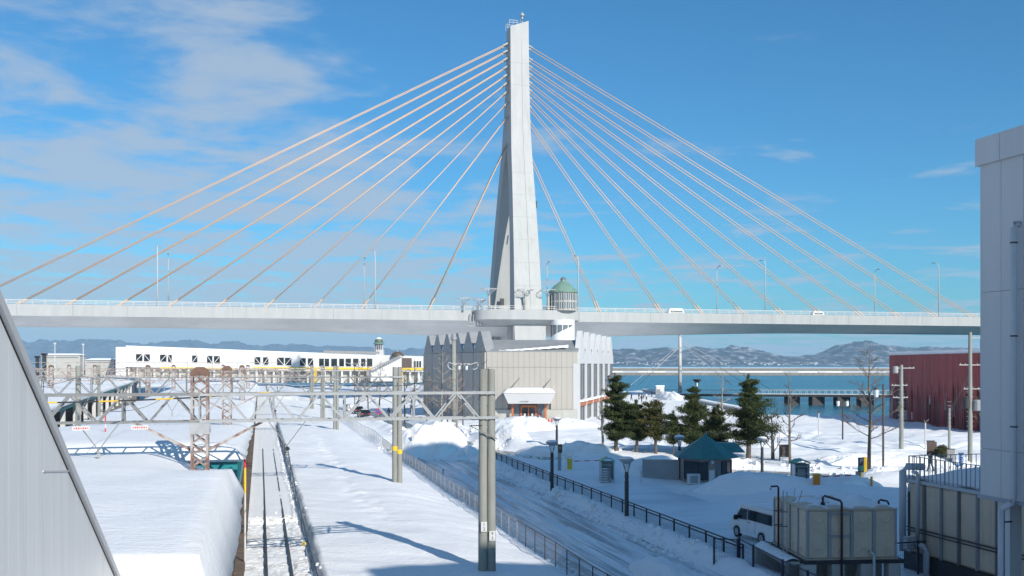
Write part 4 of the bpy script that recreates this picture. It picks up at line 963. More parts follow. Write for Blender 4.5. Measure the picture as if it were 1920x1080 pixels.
# entrance: timber posts, doors, glazing
ent = MB().box((2.7, 160.9, 2.2), (5.4, 0.2, 3.4)).build('entrance_recess', M_glass, hall)
for u in (961, 1023): x = (u-960)/FPX*158.5; MB().box((x, 158.6, 2.15), (0.34, 0.34, 3.5)).build('timber_post', M_wood, hall)
door = MB()
for u in (977, 991, 1005): door.box(((u-960)/FPX*159.7, 159.75, 1.95), (0.16 if u == 991 else 0.24, 0.16, 2.7))
door.box(((991-960)/FPX*159.7, 159.75, 3.25), (2.6, 0.18, 0.3)); dr_ = door.build('door_frame', M_wood, hall)
for u in (984, 998):
    pn = MB().box(((u-960)/FPX*159.7, 159.82, 1.9), (0.95, 0.05, 2.5)).build('door_leaf', M_glass, hall)
    MB().box(((u-960)/FPX*159.7, 159.76, 1.85), (0.26, 0.02, 0.5)).build('notice', M_white, pn)
for u, w_ in ((968, 1.05), (1014, 1.15)):
    pn = MB().box(((u-960)/FPX*159.7, 159.9, 2.1), (w_, 0.05, 3.1)).build('side_window', M_glassg, hall)
MB().box(((1013-960)/FPX*159.5, 159.6, 1.35), (0.45, 0.03, 0.95)).build('poster', M_white, hall)
MB().box(((1013-960)/FPX*159.5, 159.57, 1.95), (0.3, 0.02, 0.35)).build('poster_print', M_redp, hall)
MB().box((2.7, 159.2, 0.55), (5.4, 2.0, 0.24)).build('landing', M_concl, hall)
for i in range(5): MB().box((5.3+0.25*i, 157.4-0.5*i, 0.52-0.1*i), (1.7, 0.5, 0.2)).build('step', M_concl, hall)
hr = MB()
for x in (-1.6, 3.6): hr.tube([(x-0.8, 156.5, 1.5), (x, 157.5, 2.0), (x, 157.6, 1.2)], 0.03, 6)
hr.tube([(6.0, 158.2, 1.7), (8.8, 156.0, 0.9)], 0.03, 6); hr.build('handrail', M_galv, hall)
for u, v, lb in ((1029, 797, 'red traffic cone nearer the steps of the market hall'), (1035, 794, 'red traffic cone against the market hall wall')):
    b = Vector(((u-960)/FPX*158, 158.0 if u < 1030 else 158.7, 0.62)); f = thing('traffic_cone', b, lb, 'cone', 'traffic cones at the entrance')
    MB().lathe(b, [(0.20, 0.05), (0.04, 0.85)], 10).build('cone_body', M_redp, f); MB().box(b+Vector((0, 0, 0.03)), (0.45, 0.45, 0.06)).build('base', M_redp, f)

# ------------------------------------------------------------------ white terminal far left, domed turret, far sheds
TL, TR = Vector((-150.4, 378, 0)), Vector((-38.6, 424, 0))
term = thing('white_terminal', (-70, 290, 0), 'long white waterfront terminal with braced windows behind the gantries', 'building')
def term_at(u):   # ground point of its front face at a given bearing
    k = (u-960)/FPX; d = TR-TL; q = (k*TL.y-TL.x)/(d.x-k*d.y); return TL+d*q
def tz(u, v): p = term_at(u); return CAMZ+(HOR-v)/FPX*p.y
dT = (TR-TL).normalized(); nT = Vector((dT.y, -dT.x, 0))
back = -nT*14
def tslab(u0, u1, v00, v01, v10, v11, depth, m, parent, name, out=0.0):
    a, b_ = term_at(u0)+nT*out, term_at(u1)+nT*out
    q = [Vector((a.x, a.y, tz(u0, v10))), Vector((b_.x, b_.y, tz(u1, v11))), Vector((b_.x, b_.y, tz(u1, v01))), Vector((a.x, a.y, tz(u0, v00)))]
    return MB().slab(q, -nT*depth).build(name, m, parent)
tslab(217, 236, 650.5, 650.3, 745, 745, 14, M_white, term, 'end_wall')
tslab(236, 607, 649, 663, 688, 696, 14, M_white, term, 'long_wall', 0.3)
tslab(607, 796, 662.5, 668, 695, 697, 14, M_white, term, 'east_wall')
tslab(222, 796, 688, 697, 718, 718, 8, M_concl, term, 'ground_floor_wall', -3.0)
for u_ in range(240, 790, 16): tslab(u_, u_+3.5, 689+8*(u_-236)/560, 689+8*(u_-236)/560, 718, 718, 0.8, M_white, term, 'column', -0.4)
tslab(236, 607, 648.0, 662.0, 649.3, 663.3, 14.5, M_snow, term, 'roof_snow', 0.5)
tslab(607, 712, 657, 659.5, 663, 663.6, 0.4, M_zincd, term, 'roof_railing', -0.5)
tslab(475, 796, 688, 690, 691.6, 693.8, 0.6, M_yel, term, 'yellow_band', 0.5)
tslab(300, 440, 688, 690, 691, 692.5, 0.4, M_yel, term, 'yellow_beam', 3.0)
wins = [(255, 267, 1), (270, 281, 1), (300, 312, 1), (315, 322, 1), (360, 370, 1), (388, 398, 1), (401, 412, 1), (477, 488, 1), (493, 503, 1), (519, 532, 1), (534, 546, 1), (562, 573, 1), (577, 587, 1), (598, 607, 0), (609, 617, 0), (621, 632, 0), (636, 645, 0), (648, 658, 0), (662, 672, 0), (677, 685, 0), (688, 698, 0)]
for i, (u0, u1, br_) in enumerate(wins):
    f = (u0-255)/345.0 if u0 < 600 else 1.0
    v0, v1 = 664+8.5*f, 677+10*f
    out = 0.36 if u0 < 607 else 0.06
    w_ = tslab(u0, u1, v0, v0, v1, v1, 0.2, M_glass, term, 'window', out)
    a, b_ = term_at(u0)+nT*(out+0.08), term_at(u1)+nT*(out+0.08)
    if br_:
        sg = i % 2
        MB().bar(Vector((a.x, a.y, tz(u0, v0 if sg else v1))), Vector((b_.x, b_.y, tz(u1, v1 if sg else v0))), 0.22).build('brace', M_white, w_)
    MB().bar(Vector((a.x, a.y, tz(u0, v1+0.4))), Vector((b_.x, b_.y, tz(u1, v1+0.4))), 0.2).build('sill', M_white, w_)
tslab(747, 772, 671, 671.5, 693, 694, 0.3, M_brown, term, 'brown_panel', 0.1)
for u in (776, 781, 786): tslab(u, u+3.5, 677, 677, 689, 689, 0.2, M_glass, term, 'window', 0.1)
# snow-covered outside stair
f = thing('snowy_stair', term_at(715), 'white enclosed stair rising to the brown domed roof', 'stair')
a = term_at(684)+nT*6; b_ = term_at(742)+nT*5
MB().slab([Vector((a.x, a.y, 3)), Vector((b_.x, b_.y, 3)), Vector((b_.x, b_.y, tz(742, 667))), Vector((a.x, a.y, tz(684, 693)))], nT*4).build('stair_wall', M_white, f)
for i in range(14):
    p = a.lerp(b_, i/14)+nT*4.1; zz = tz(684, 697)+(tz(742, 668)-tz(684, 697))*i/14
    MB().box((p.x, p.y, zz), (2.3, 0.3, 0.35), math.atan2(dT.y, dT.x)).build('step', M_zincd, f)
dm = term_at(743)+nT*2
f = thing('brown_dome', (dm.x, dm.y, tz(743, 667)), 'low brown dome with white tip beside the green domed turret', 'dome')
MB().lathe((dm.x, dm.y, tz(743, 668)), [(2.65*math.cos(x), 2.0*math.sin(x)) for x in np.linspace(0, 1.45, 8)], 20).build('shell', M_domeb, f, smooth=True)
MB().lathe((dm.x, dm.y, tz(743, 668)+1.95), [(0.35, 0), (0.12, 0.35), (0.02, 0.7)], 8).build('finial', M_white, f)
tu = term_at(716)-nT*5; kY = tu.y
tzz = lambda v: CAMZ+(HOR-v)/FPX*kY
f = thing('domed_turret', (tu.x, tu.y, 10), 'glazed lookout turret with snow capped green dome above the terminal roof', 'turret')
MB().box((tu.x+0.5, tu.y, (tzz(668)+tzz(658))/2), (3.2, 3.2, tzz(658)-tzz(668)+1)).build('base', M_white, f)
MB().lathe((tu.x, tu.y, tzz(659)), [(1.55, 0), (1.55, tzz(645)-tzz(659))], 12).build('glazing', M_glassg, f)
for k in range(12):
    a = 2*math.pi*k/12; c = Vector((tu.x+1.75*math.cos(a), tu.y+1.75*math.sin(a), tzz(659))); MB().bar(c, c+Vector((0, 0, tzz(644)-tzz(659))), 0.16).build('column', M_white, f)
MB().lathe((tu.x, tu.y, tzz(645)), [(2.35, 0), (2.35, 0.3), (1.9, 0.5)], 16).build('eave', M_copper, f)
dome = MB().lathe((tu.x, tu.y, tzz(642)), [(1.85*math.cos(x), 1.95*math.sin(x)) for x in np.linspace(0, 1.5, 9)], 16).build('dome', M_domeg, f, smooth=True)
MB().lathe((tu.x, tu.y, tzz(642)+1.35), [(1.35, 0), (1.2, 0.35), (0.6, 0.72), (0.05, 0.8)], 14).build('snow_cap', M_snow, dome, smooth=True)
f = thing('yellow_ramp_post', term_at(588)+nT*4, 'yellow painted steel ramp post in front of the terminal', 'post')
b = term_at(588)+nT*4; MB().box((b.x, b.y, 5.5), (1.0, 1.0, 6)).build('post', M_yel, f); MB().box((b.x-3, b.y-1, 8.3), (9, 0.8, 0.9), 0.35).build('beam', M_yel, f)
b = term_at(746)+nT*5
f = thing('yellow_ramp_post', b, 'yellow steel post behind the second twin poles', 'post'); MB().box((b.x, b.y, 5.2), (1.1, 1.1, 6.6)).build('post', M_yel, f); MB().box((b.x, b.y, 1.2), (1.8, 1.8, 1.6)).build('footing', M_concl, f)
far_sheds = [(78, 150, 666, 690, 400, 'low grey harbour shed with snow roof at far left'), (160, 214, 675, 692, 395, 'small white harbour shed left of the terminal')]
for u0, u1, v0, v1, Y, lb in far_sheds:
    a, b_ = P(u0, v0, Y), P(u1, v0, Y); f = thing('harbour_shed', (a.x, Y, 0), lb, 'shed', 'harbour sheds')
    MB().prism([(a.x, Y), (b_.x, Y), (b_.x, Y+6), (a.x, Y+6)], 0, a.z).build('wall', M_concl, f)
    MB().loft([[(a.x-0.5, Y-0.5, a.z), (b_.x+0.5, Y-0.5, a.z), (b_.x+0.5, Y+6, a.z), (a.x-0.5, Y+6, a.z)], [(a.x+2, Y+1.5, a.z+0.7), (b_.x-2, Y+1.5, a.z+0.7), (b_.x-2, Y+5, a.z+0.7), (a.x+2, Y+5, a.z+0.7)]]).build('snow_roof', M_snow, f)
    MB().box(((a.x+b_.x)/2, Y-0.1, a.z-0.9), ((b_.x-a.x)*0.9, 0.2, 0.25)).build('eave_beam', M_zincd, f)
for u, v, lb in ((103, 645, 'white harbour light mast at far left'), (156, 647, 'white harbour light mast left of the terminal')):
    b = P(u, 690, 330); f = thing('light_mast', (b.x, 330, 8), lb, 'mast', 'harbour light masts')
    MB().cyl((b.x, 330, 0), (b.x, 330, P(u, v, 330).z), 0.2, 0.13, 8).build('pole', M_rail, f); MB().box((b.x, 330, P(u, v, 330).z+0.2), (0.7, 0.4, 0.5)).build('lamp_head', M_rail, f)
for i, (u, v, w_, lb) in enumerate(((83, 664, 0.7, 'square dark signal post at far left of the yard'), (70, 669, 0.6, 'dark signal post next to the left edge trim'))):
    b = P(u, 690, 225); f = thing('signal_post', (b.x, 225, 4), lb, 'post', 'signal posts'); MB().box((b.x, 225, (2+P(u, v, 225).z)/2), (w_, w_, P(u, v, 225).z-2)).build('post', M_dark, f); MB().box((b.x, 225, P(u, v, 225).z), (w_*1.8, w_, 0.4)).build('head', M_dark, f)
bpole = P(637, 690, 160)
# ------------------------------------------------------------------ dark red louvred building on the right
RA, RB = Vector((65.2, 172, 0)), Vector((63.6, 133, 0))
red = thing('red_museum', (80, 155, 0), 'dark red building clad in vertical steel ribbons by the water', 'building')
MB().prism([(RA.x+0.5, RA.y), (RA.x+60, RA.y+6), (RB.x+60, RB.y-6), (RB.x+0.5, RB.y)], -0.5, 11.5).build('core', M_dark, red)
MB().prism([(RA.x+0.2, RA.y+0.2), (RA.x+60, RA.y+6), (RB.x+60, RB.y-6), (RB.x+0.2, RB.y-0.2)], 11.5, 12.1).build('roof_snow', M_snow, red)
lv = MB(); nlv = 66
rng = random.Random(4)
for i in range(nlv):
    p = RA.lerp(RB, (i+0.5)/nlv); d = 0.42
    tw_ = rng.uniform(-0.05, 0.05); a = Vector((math.sin(tw_)*d, math.cos(tw_)*d*0.56, 0))
    a2 = Vector((math.sin(tw_*2.2)*d*1.3, math.cos(tw_)*d*rng.uniform(0.18, 0.42), 0)); th = Vector((-0.03, 0, 0)); zb_ = 0.4
    zm = rng.uniform(4.0, 6.5)
    for (w0, z0), (w1, z1) in ((((a2, zb_)), ((a2, zm))), ((a2, zm), (a, zm+1.5)), ((a, zm+1.5), (a, 11.55))):
        lv.add([p-w0+Vector((0, 0, z0)), p+w0+Vector((0, 0, z0)), p+w1+Vector((0, 0, z1)), p-w1+Vector((0, 0, z1)), p-w0+th+Vector((0, 0, z0)), p+w0+th+Vector((0, 0, z0)), p+w1+th+Vector((0, 0, z1)), p-w1+th+Vector((0, 0, z1))],
               [(0, 1, 2, 3), (7, 6, 5, 4), (0, 3, 7, 4), (1, 5, 6, 2)])
lv.build('steel_ribbons', M_red, red)['kind'] = 'stuff'
rng = random.Random(9)
for i in range(13):
    fr = rng.uniform(0.12, 0.85); z = rng.choice([1.6, 3.0, 4.5, 6.6]); p = RA.lerp(RB, fr)
    MB().box((p.x+0.28, p.y, z), (0.2, rng.uniform(0.25, 0.8), rng.uniform(1.2, 2.6))).build('window', M_clear, red)

# ------------------------------------------------------------------ footbridge with mast, breakwater, shore wall
fb = thing('footbridge', (90, 297, 0), 'flat harbour footbridge hung from a single white mast', 'footbridge')
F0, F1 = Vector((43.5, 327, 0.65)), Vector((125, 268, 1.9))
MB().bar(F0-Vector((0, 0, 0.6)), F1-Vector((0, 0, 0.6)), 4.5, 0.7).build('deck', M_darkc, fb)
MB().bar(F0+Vector((0, 0, -0.18)), F1+Vector((0, 0, -0.18)), 4.6, 0.14).build('deck_snow', M_snow, fb)
rl = MB()
for o_ in (-2.2, 2.2):
    rl.bar(F0+Vector((0, o_, 1.0)), F1+Vector((0, o_, 1.0)), 0.12)
    for i in range(54): p = F0.lerp(F1, i/53); rl.bar(p+Vector((0, o_, -0.2)), p+Vector((0, o_, 1.0)), 0.08)
rl.build('railing', M_rail, fb)
for u in (1485, 1531, 1578, 1622):
    k = (u-960)/FPX; q = (k*F0.y-F0.x)/((F1-F0).x-k*(F1-F0).y); p = F0.lerp(F1, q); MB().box((p.x, p.y, -1.6), (3.6, 4.0, 4.2)).build('pier', M_darkc, fb)
k = (1275-960)/FPX; MX = Vector((k*331, 331, 0)); MB().cyl(MX+Vector((0, 0, -3)), MX+Vector((0, 0, 23.5)), 0.66, 0.5, 14).build('mast', M_rail, fb, smooth=True)
for u0, v0, u1, v1, Y1 in ((1275, 646, 1183, 722, 312), (1275, 650, 1195, 724, 290), (1279, 646, 1372, 722, 300), (1279, 640, 1486, 752, 296), (1279, 646, 1412, 728, 292)):
    MB().cyl(P(u0, v0, 331), P(u1, v1, Y1+22), 0.09, n=6).build('stay', M_rail, fb)
MB().prism([(40, 323), (54, 323), (54, 331), (40, 331)], -4, 0.2).build('abutment', M_concl, fb)
bw = thing('breakwater', (150, 1150, -2), 'long low snow topped breakwater across the bay', 'breakwater')
MB().prism([(60, 1085), (760, 1040), (760, 1330), (60, 1390)], -4, 0.7).build('mole', M_steelblue, bw)
MB().prism([(60, 1120), (760, 1080), (760, 1310), (60, 1370)], 0.7, 0.95).build('mole_snow', M_snowd, bw)
MB().prism([(60, 1384), (760, 1324), (760, 1330), (60, 1390)], 0.7, 4.6).build('parapet', M_steelblue, bw)
MB().prism([(60, 1383), (760, 1323), (760, 1330.5), (60, 1390.5)], 4.6, 5.3).build('parapet_snow', M_snow, bw)
rng = random.Random(2); crn = MB()
for i in range(22):
    f_ = rng.random(); MB().box((60+640*f_, 1100-44*f_+rng.uniform(0, 90), 1.3), (rng.uniform(8, 40), 4, 0.9), -0.07).build('snow_drift', M_snow, bw)
tw_ = MB(); rng = random.Random(12)
for i in range(70):
    u = rng.choice([rng.gauss(1420, 18), rng.gauss(1455, 10), rng.gauss(1210, 30), rng.gauss(1345, 40), rng.gauss(1540, 20)])
    Y = 7500; x = (u-960)/FPX*Y; z = rng.uniform(0, 22); tw_.box((x, Y+z*6, z+4), (rng.uniform(6, 16), 10, rng.uniform(4, 7)))
prop(tw_.build('far_town', M_white, loc=(1800, 7500, 0)), 'tiny pale houses of a far village below the hills', 'town', kind='stuff')
sw = thing('shore_wall', (46, 250, 0), 'grey concrete sea wall along the promenade', 'wall')
MB().prism([(45, 190), (46.4, 190), (46.4, 345), (45, 345)], -4, 1.25).build('wall', M_concl, sw); MB().prism([(44.9, 190), (46.5, 190), (46.5, 345), (44.9, 345)], 1.25, 1.5).build('snow_cap', M_snow, sw)
pb_ = thing('promenade_hut', (41, 285, 0), 'small white box hut by the footbridge end', 'hut')
MB().box((42.3, 285, 2.2), (2.2, 2.2, 3.0)).build('wall', M_white, pb_); MB().box((42.3, 285, 3.8), (2.4, 2.4, 0.3)).build('roof_snow', M_snow, pb_); MB().box((41.8, 283.85, 1.9), (0.9, 0.1, 1.9)).build('door', M_zincd, pb_)

# ------------------------------------------------------------------ snow piles
def snow_pile(c, rx, ry, h, label, seed, m=M_snow, rz=0.0, sharp=1.0, n=44, cut=None):
    co = []; R = Matrix.Rotation(rz, 2)
    a = np.linspace(-1.15, 1.15, n); A, Bq = np.meshgrid(a, a, indexing='ij'); r = np.hypot(A, Bq)
    ang = np.arctan2(Bq, A); rr = r/(1+0.22*fbm(np.cos(ang)*2+seed, np.sin(ang)*2, seed, 2))
    Z = h*np.clip(1-rr**2, 0, 1)**(0.75*sharp)
    Z = Z*(1+0.42*fbm(A*2.1+seed, Bq*2.1, seed+3, 4))+0.16*h*np.abs(fbm(A*6, Bq*6+seed, seed+7, 3))*(Z > 0.02)
    X = A*rx*math.cos(rz)-Bq*ry*math.sin(rz)+c[0]; Y = A*rx*math.sin(rz)+Bq*ry*math.cos(rz)+c[1]
    g0 = ground_h(X, Y)
    Zw = g0-0.12+Z
    co = np.stack([X-c[0], Y-c[1], Zw-c[2]], -1).reshape(-1, 3); ix = np.arange(n*n).reshape(n, n)
    f = np.stack([ix[:-1, :-1], ix[1:, :-1], ix[1:, 1:], ix[:-1, 1:]], -1).reshape(-1, 4)
    o = np_mesh('snow_pile', co, f, m); o.location = c; ORG[o.name] = Vector(c); return prop(o, label, 'snow pile', 'ploughed snow piles')
def gnd(x, y): return Vector((x, y, gz(x, y)))
M_snowpile = mat('ploughed_snow', (0.84, 0.85, 0.87), 0.7, scale=0.35, bump=0.8, bscale=3.0, col2=(0.60, 0.55, 0.49), contrast=(0.56, 0.80), spec=0.3)
snow_pile((-8.8, 107, 0.2), 4.4, 4.0, 3.6, 'big dirty ploughed snow pile behind the second twin poles', 3, M_snowpile)
snow_pile((-5.6, 104.6, 0.2), 2.0, 2.6, 1.0, 'low apron of snow at the right foot of the big pile', 5, M_snowpile)
snow_pile((1.6, 143, 0.3), 4.6, 4.2, 1.9, 'rounded snow pile in front of the market hall entrance', 7)
snow_pile((9.0, 146, 0.3), 4.6, 3.0, 1.2, 'low snow pile right of the market hall steps', 9)
snow_pile((-1.2, 117, 0.4), 4.0, 1.6, 1.5, 'steep cut snow bank along the wet road', 11, M_snowpile, rz=-0.5, sharp=0.6)
snow_pile((-9.2, 133, 0.4), 3.2, 7.5, 1.5, 'lumpy snow bank beside the wet road below the bare trees', 13, M_snowpile, rz=0.2, sharp=0.6)
snow_pile((5.4, 106, 0.4), 5.2, 1.3, 1.15, 'broken snow bank behind the left ticket booth', 15, M_snowpile, rz=-0.5, sharp=0.6)
snow_pile((11.8, 83.0, 0.35), 2.6, 1.9, 1.25, 'smooth snow mound left of the teal roofed kiosk', 17)
snow_pile((18.6, 74.5, 0.25), 4.6, 2.0, 1.3, 'long snow mound in the shade right of the kiosk', 19, rz=-0.25)
snow_pile((24.3, 74.8, 0.25), 3.2, 1.6, 1.1, 'snow mound between the kiosk and the right ticket booth', 21, rz=-0.2)
snow_pile((31.2, 84.5, 0.4), 1.9, 1.6, 1.3, 'tall snow mound beside the parking sign', 23)
snow_pile((16.5, 95.5, 0.4), 6.0, 1.4, 1.0, 'snow bank on the far side of the road behind the kiosk', 25, M_snowpile, rz=-0.3, sharp=0.6)
snow_pile((35, 92.5, 0.4), 8.0, 2.0, 0.9, 'long snow bank behind the right ticket booth', 27, M_snowpile, rz=-0.22)
snow_pile((7.6, 44.5, 0.0), 1.6, 5.5, 0.95, 'shaded snow bank beside the near end of the black railing', 29, rz=0.25)
snow_pile((42.0, 268, 0.2), 3.2, 14, 1.9, 'snow covered mound on the promenade by the sea wall', 31)

rng = random.Random(5); cl = MB()
pts = []
for i in range(420): pts.append((*T(rng.uniform(36, 125), 2.30+rng.gauss(0, 0.14))[:2], rng.uniform(0.03, 0.10)))
for i in range(260): pts.append((*T(rng.uniform(40, 104), 14.0+rng.gauss(0, 0.35))[:2], rng.uniform(0.04, 0.16)))
for i in range(420): pts.append((*T(rng.uniform(45, 98), 20.75+rng.gauss(0, 0.4))[:2], rng.uniform(0.04, 0.18)))
for i in range(160): pts.append((*T(61.8+rng.gauss(0, 0.7), rng.uniform(-0.5, 2.2))[:2], rng.uniform(0.04, 0.13)))
for cx, cy, rr, n_ in ((-8.8, 107, 4.6, 160), (-1.2, 117, 4, 120), (5.4, 106, 5, 120), (1.6, 143, 4.6, 90), (16.5, 95.5, 6, 140), (35, 92.5, 8, 180), (-9.2, 133, 6, 120)):
    for i in range(n_):
        a = rng.uniform(0, 6.28); q = rr*rng.uniform(0.75, 1.25); pts.append((cx+q*math.cos(a), cy+q*math.sin(a)*0.55, rng.uniform(0.07, 0.28)))
zs_ = ground_h(np.array([p[0] for p in pts]), np.array([p[1] for p in pts]))
for (x, y, r_), z in zip(pts, zs_):
    R = Matrix.Rotation(rng.uniform(0, 3), 3, 'Z')@Matrix.Rotation(rng.uniform(-0.6, 0.6), 3, 'X')
    vs = [Vector((x, y, z+r_*0.25))+R@Vector((sx*r_*rng.uniform(0.45, 1), sy*r_*rng.uniform(0.45, 1), sz*r_*rng.uniform(0.35, 0.8))) for sz in (-1, 1) for sx, sy in ((-1, -1), (1, -1), (1, 1), (-1, 1))]
    cl.add(vs, [(3, 2, 1, 0), (4, 5, 6, 7), (0, 1, 5, 4), (1, 2, 6, 5), (2, 3, 7, 6), (3, 0, 4, 7)])
prop(cl.build('snow_clods', M_snowpile, loc=(0, 80, 0), smooth=False), 'loose clods of ploughed snow along the road edges and track', 'snow clods', kind='stuff')

# ------------------------------------------------------------------ trees
def pine(base, H, W, label, seed, m=M_pine, low=0.22, trunk_r=0.16, blades=9000, lean=(0, 0), cone=0.7):
    rng = np.random.default_rng(seed); base = Vector(base); f = thing('pine_tree', base, label, 'tree', 'pine trees in the park')
    top = base+Vector((lean[0], lean[1], H))
    MB().tube([base-Vector((0, 0, 0.4)), base.lerp(top, 0.35)+Vector((0.1, 0, 0)), base.lerp(top, 0.7), top], [trunk_r*1.15, trunk_r*0.85, trunk_r*0.5, 0.03], 8).build('trunk', M_bark, f, smooth=True)
    lim = MB(); tips = []
    nt_ = max(5, int((1-low)*H/0.62)); az0 = rng.uniform(0, 6)
    side = rng.uniform(0, 6)
    for i in range(nt_):
        fr = low+(0.98-low)*(i+rng.uniform(-0.2, 0.2))/nt_; fr = min(0.98, max(low, fr))
        prof = (1-(fr-low)/(1-low))**cone*(0.72+0.28*min(1, (fr-low)/0.12))
        for j in range(7):
            ang = az0+i*1.3+j*2*math.pi/7+rng.uniform(-0.35, 0.35)
            ln = W/2*prof*rng.uniform(0.30, 1.28)*(1+0.22*math.cos(ang-side))+0.12
            fr2 = min(0.98, max(low*0.9, fr+rng.uniform(-0.5, 0.5)/nt_)); p0 = base.lerp(top, fr2); dv = Vector((math.cos(ang), math.sin(ang), rng.uniform(-0.12, 0.38)))
            p1 = p0+dv*ln*0.6; p2 = p0+Vector((dv.x, dv.y, dv.z+0.18))*ln
            lim.tube([p0, p1, p2], [0.045*(1.2-fr), 0.03, 0.01], 4)
            for k in range(5):
                q = 0.3+0.7*k/4; tips.append((p0.lerp(p2, q)+Vector(rng.normal(0, 0.07, 3))*ln, 0.16+0.15*ln))
    for k in range(4): tips.append((base.lerp(top, 0.93+0.02*k), 0.12))
    lim.build('limbs', M_bark, f)
    tips_p = np.array([t[0][:] for t in tips]); tr = np.array([t[1] for t in tips])
    n = int(blades*1.9); w = rng.choice(len(tips), n, p=tr/tr.sum())
    ctr = tips_p[w]+rng.normal(0, 1, (n, 3))*np.stack([tr[w], tr[w], tr[w]*0.48], -1)*0.60
    d = rng.normal(0, 1, (n, 3)); d[:, 2] = np.abs(d[:, 2])*0.9+0.15; d /= np.linalg.norm(d, axis=1)[:, None]
    sd = np.cross(d, rng.normal(0, 1, (n, 3))); sd /= np.linalg.norm(sd, axis=1)[:, None]
    ln = rng.uniform(0.14, 0.32, n)[:, None]; wd = rng.uniform(0.022, 0.048, n)[:, None]
    v = np.stack([ctr-sd*wd, ctr+sd*wd, ctr+d*ln], 1).reshape(-1, 3)-np.array(base[:])
    cr_ = np_mesh('crown', v, np.arange(3*n).reshape(-1, 3), m, False); cr_.parent = f
    return f
def gv(u, v): p = gp(u, v); return p
def pine_at(u, vb, vt, wpx, label, seed, **kw):
    b = gv(u, vb); sc = b.y/FPX; return pine(b, (vb-vt)*sc, wpx*sc, label, seed, **kw)
pine_at(1155, 846, 706, 58, 'dense round headed pine nearest the market hall', 1, low=0.14, cone=0.45, blades=15000)
pine_at(1193, 848, 750, 66, 'broad low pine, second from the market hall', 2, low=0.26, cone=0.5, blades=12000, m=M_pine)
pine_at(1230, 849, 752, 58, 'olive green leaning pine, third from the market hall', 3, low=0.30, cone=0.55, blades=10000, m=M_pineo, lean=(-0.5, 0))
pine_at(1262, 853, 770, 30, 'thin sparse young pine between the larger ones', 4, low=0.28, cone=0.7, blades=2600, trunk_r=0.07)
pine_at(1300, 850, 722, 78, 'tall pine behind the tall black lamp and the kiosk', 5, low=0.14, cone=0.85, blades=14000)
pine_at(1346, 850, 758, 58, 'low dark pine behind the kiosk roof', 6, low=0.14, cone=0.6, blades=9000)
pine_at(1403, 862, 704, 98, 'largest pine, broad and layered, right of the kiosk', 7, low=0.20, cone=0.85, blades=17000, trunk_r=0.24)
b = gnd(70.5, 151-40); 
def bush(base, W, H, label, seed):
    rng = np.random.default_rng(seed); n = 1600; d = rng.normal(0, 1, (n, 3)); d /= np.linalg.norm(d, axis=1)[:, None]; d[:, 2] = np.abs(d[:, 2])
    ctr = d*np.array([W/2, W/2, H])*rng.uniform(0.5, 1.0, (n, 1))**0.5; o = rng.normal(0, 1, (n, 3)); o /= np.linalg.norm(o, axis=1)[:, None]; s2 = np.cross(o, d); 
    v = np.stack([ctr-s2*0.06, ctr+s2*0.06, ctr+o*0.2], 1).reshape(-1, 3)
    f = thing('evergreen_shrub', base, label, 'shrub'); c = np_mesh('foliage', v, np.arange(3*n).reshape(-1, 3), M_pineo, False); c.parent = f
    MB().cyl(Vector(base)-Vector((0, 0, 0.3)), Vector(base)+Vector((0, 0, H*0.6)), 0.05, 0.02, 6).build('stem', M_bark, f)
bush(gv(1767, 858), 1.7, 1.25, 'small green shrub between the brown cabinet and grey notice board', 3)

def bare_tree(base, H, label, seed, m=M_bark, spread=0.5, lv0=0.25, r0=0.13, style='ginkgo', nb=20, group='bare winter trees'):
    rng = random.Random(seed); base = Vector(base); f = thing('bare_tree', base, label, 'tree', group)
    tr = MB(); top = base+Vector((rng.uniform(-0.2, 0.2), 0, H))
    tr.tube([base-Vector((0, 0, 0.4))]+[base.lerp(top, k/6)+Vector((rng.uniform(-1, 1)*0.01*H, rng.uniform(-1, 1)*0.01*H, 0)) for k in range(1, 6)]+[top], [r0*1.2, r0, r0*0.85, r0*0.68, r0*0.5, r0*0.3, 0.012], 7)
    tr.build('trunk', m, f, smooth=True)
    br_ = MB()
    def grow(p, d, ln, r, lvl):
        if lvl > 3 or ln < 0.10: return
        p1 = p+d*ln*0.5+Vector((0, 0, 0.03*ln)); p2 = p+d*ln+Vector((0, 0, 0.16*ln))
        br_.tube([p, p1, p2], [r, r*0.7, max(0.014, r*0.4)], 4)
        for k in range(5 if lvl < 2 else 3):
            q = rng.uniform(0.3, 0.95); dd = (d+Vector((rng.uniform(-0.8, 0.8), rng.uniform(-0.8, 0.8), rng.uniform(-0.1, 0.7)))).normalized()
            grow(p.lerp(p2, q), dd, ln*rng.uniform(0.35, 0.55), r*0.5, lvl+1)
    for i in range(nb):
        fr = lv0+(0.96-lv0)*i/nb; a = i*2.4+rng.uniform(-0.4, 0.4); el = rng.uniform(0.1, 0.55) if style == 'ginkgo' else rng.uniform(0.6, 1.5)
        d = Vector((math.cos(a), math.sin(a), el)).normalized(); ln = H*spread*0.5*(1-(fr-lv0)/(1-lv0)*0.8)*rng.uniform(0.6, 1.1)
        grow(base.lerp(top, fr), d, ln, 0.036*(1.25-fr)+0.012, 1)
    br_.build('branches', m, f)
    return f
def bare_at(u, vb, vt, label, seed, **kw):
    b = gv(u, vb); return bare_tree(b, (vb-vt)*b.y/FPX, label, seed, **kw)
bare_at(1130, 846, 725, 'slender pale bare tree left of the first pine', 1, m=M_barkl, spread=0.28, nb=14)
bare_at(1352, 848, 690, 'pale forked bare tree rising behind the kiosk', 2, m=M_barkl, spread=0.35, nb=16, r0=0.14)
bare_at(1449, 861, 770, 'stubby pollarded bare tree right of the largest pine', 3, spread=0.75, style='up', nb=9, r0=0.17, lv0=0.12)
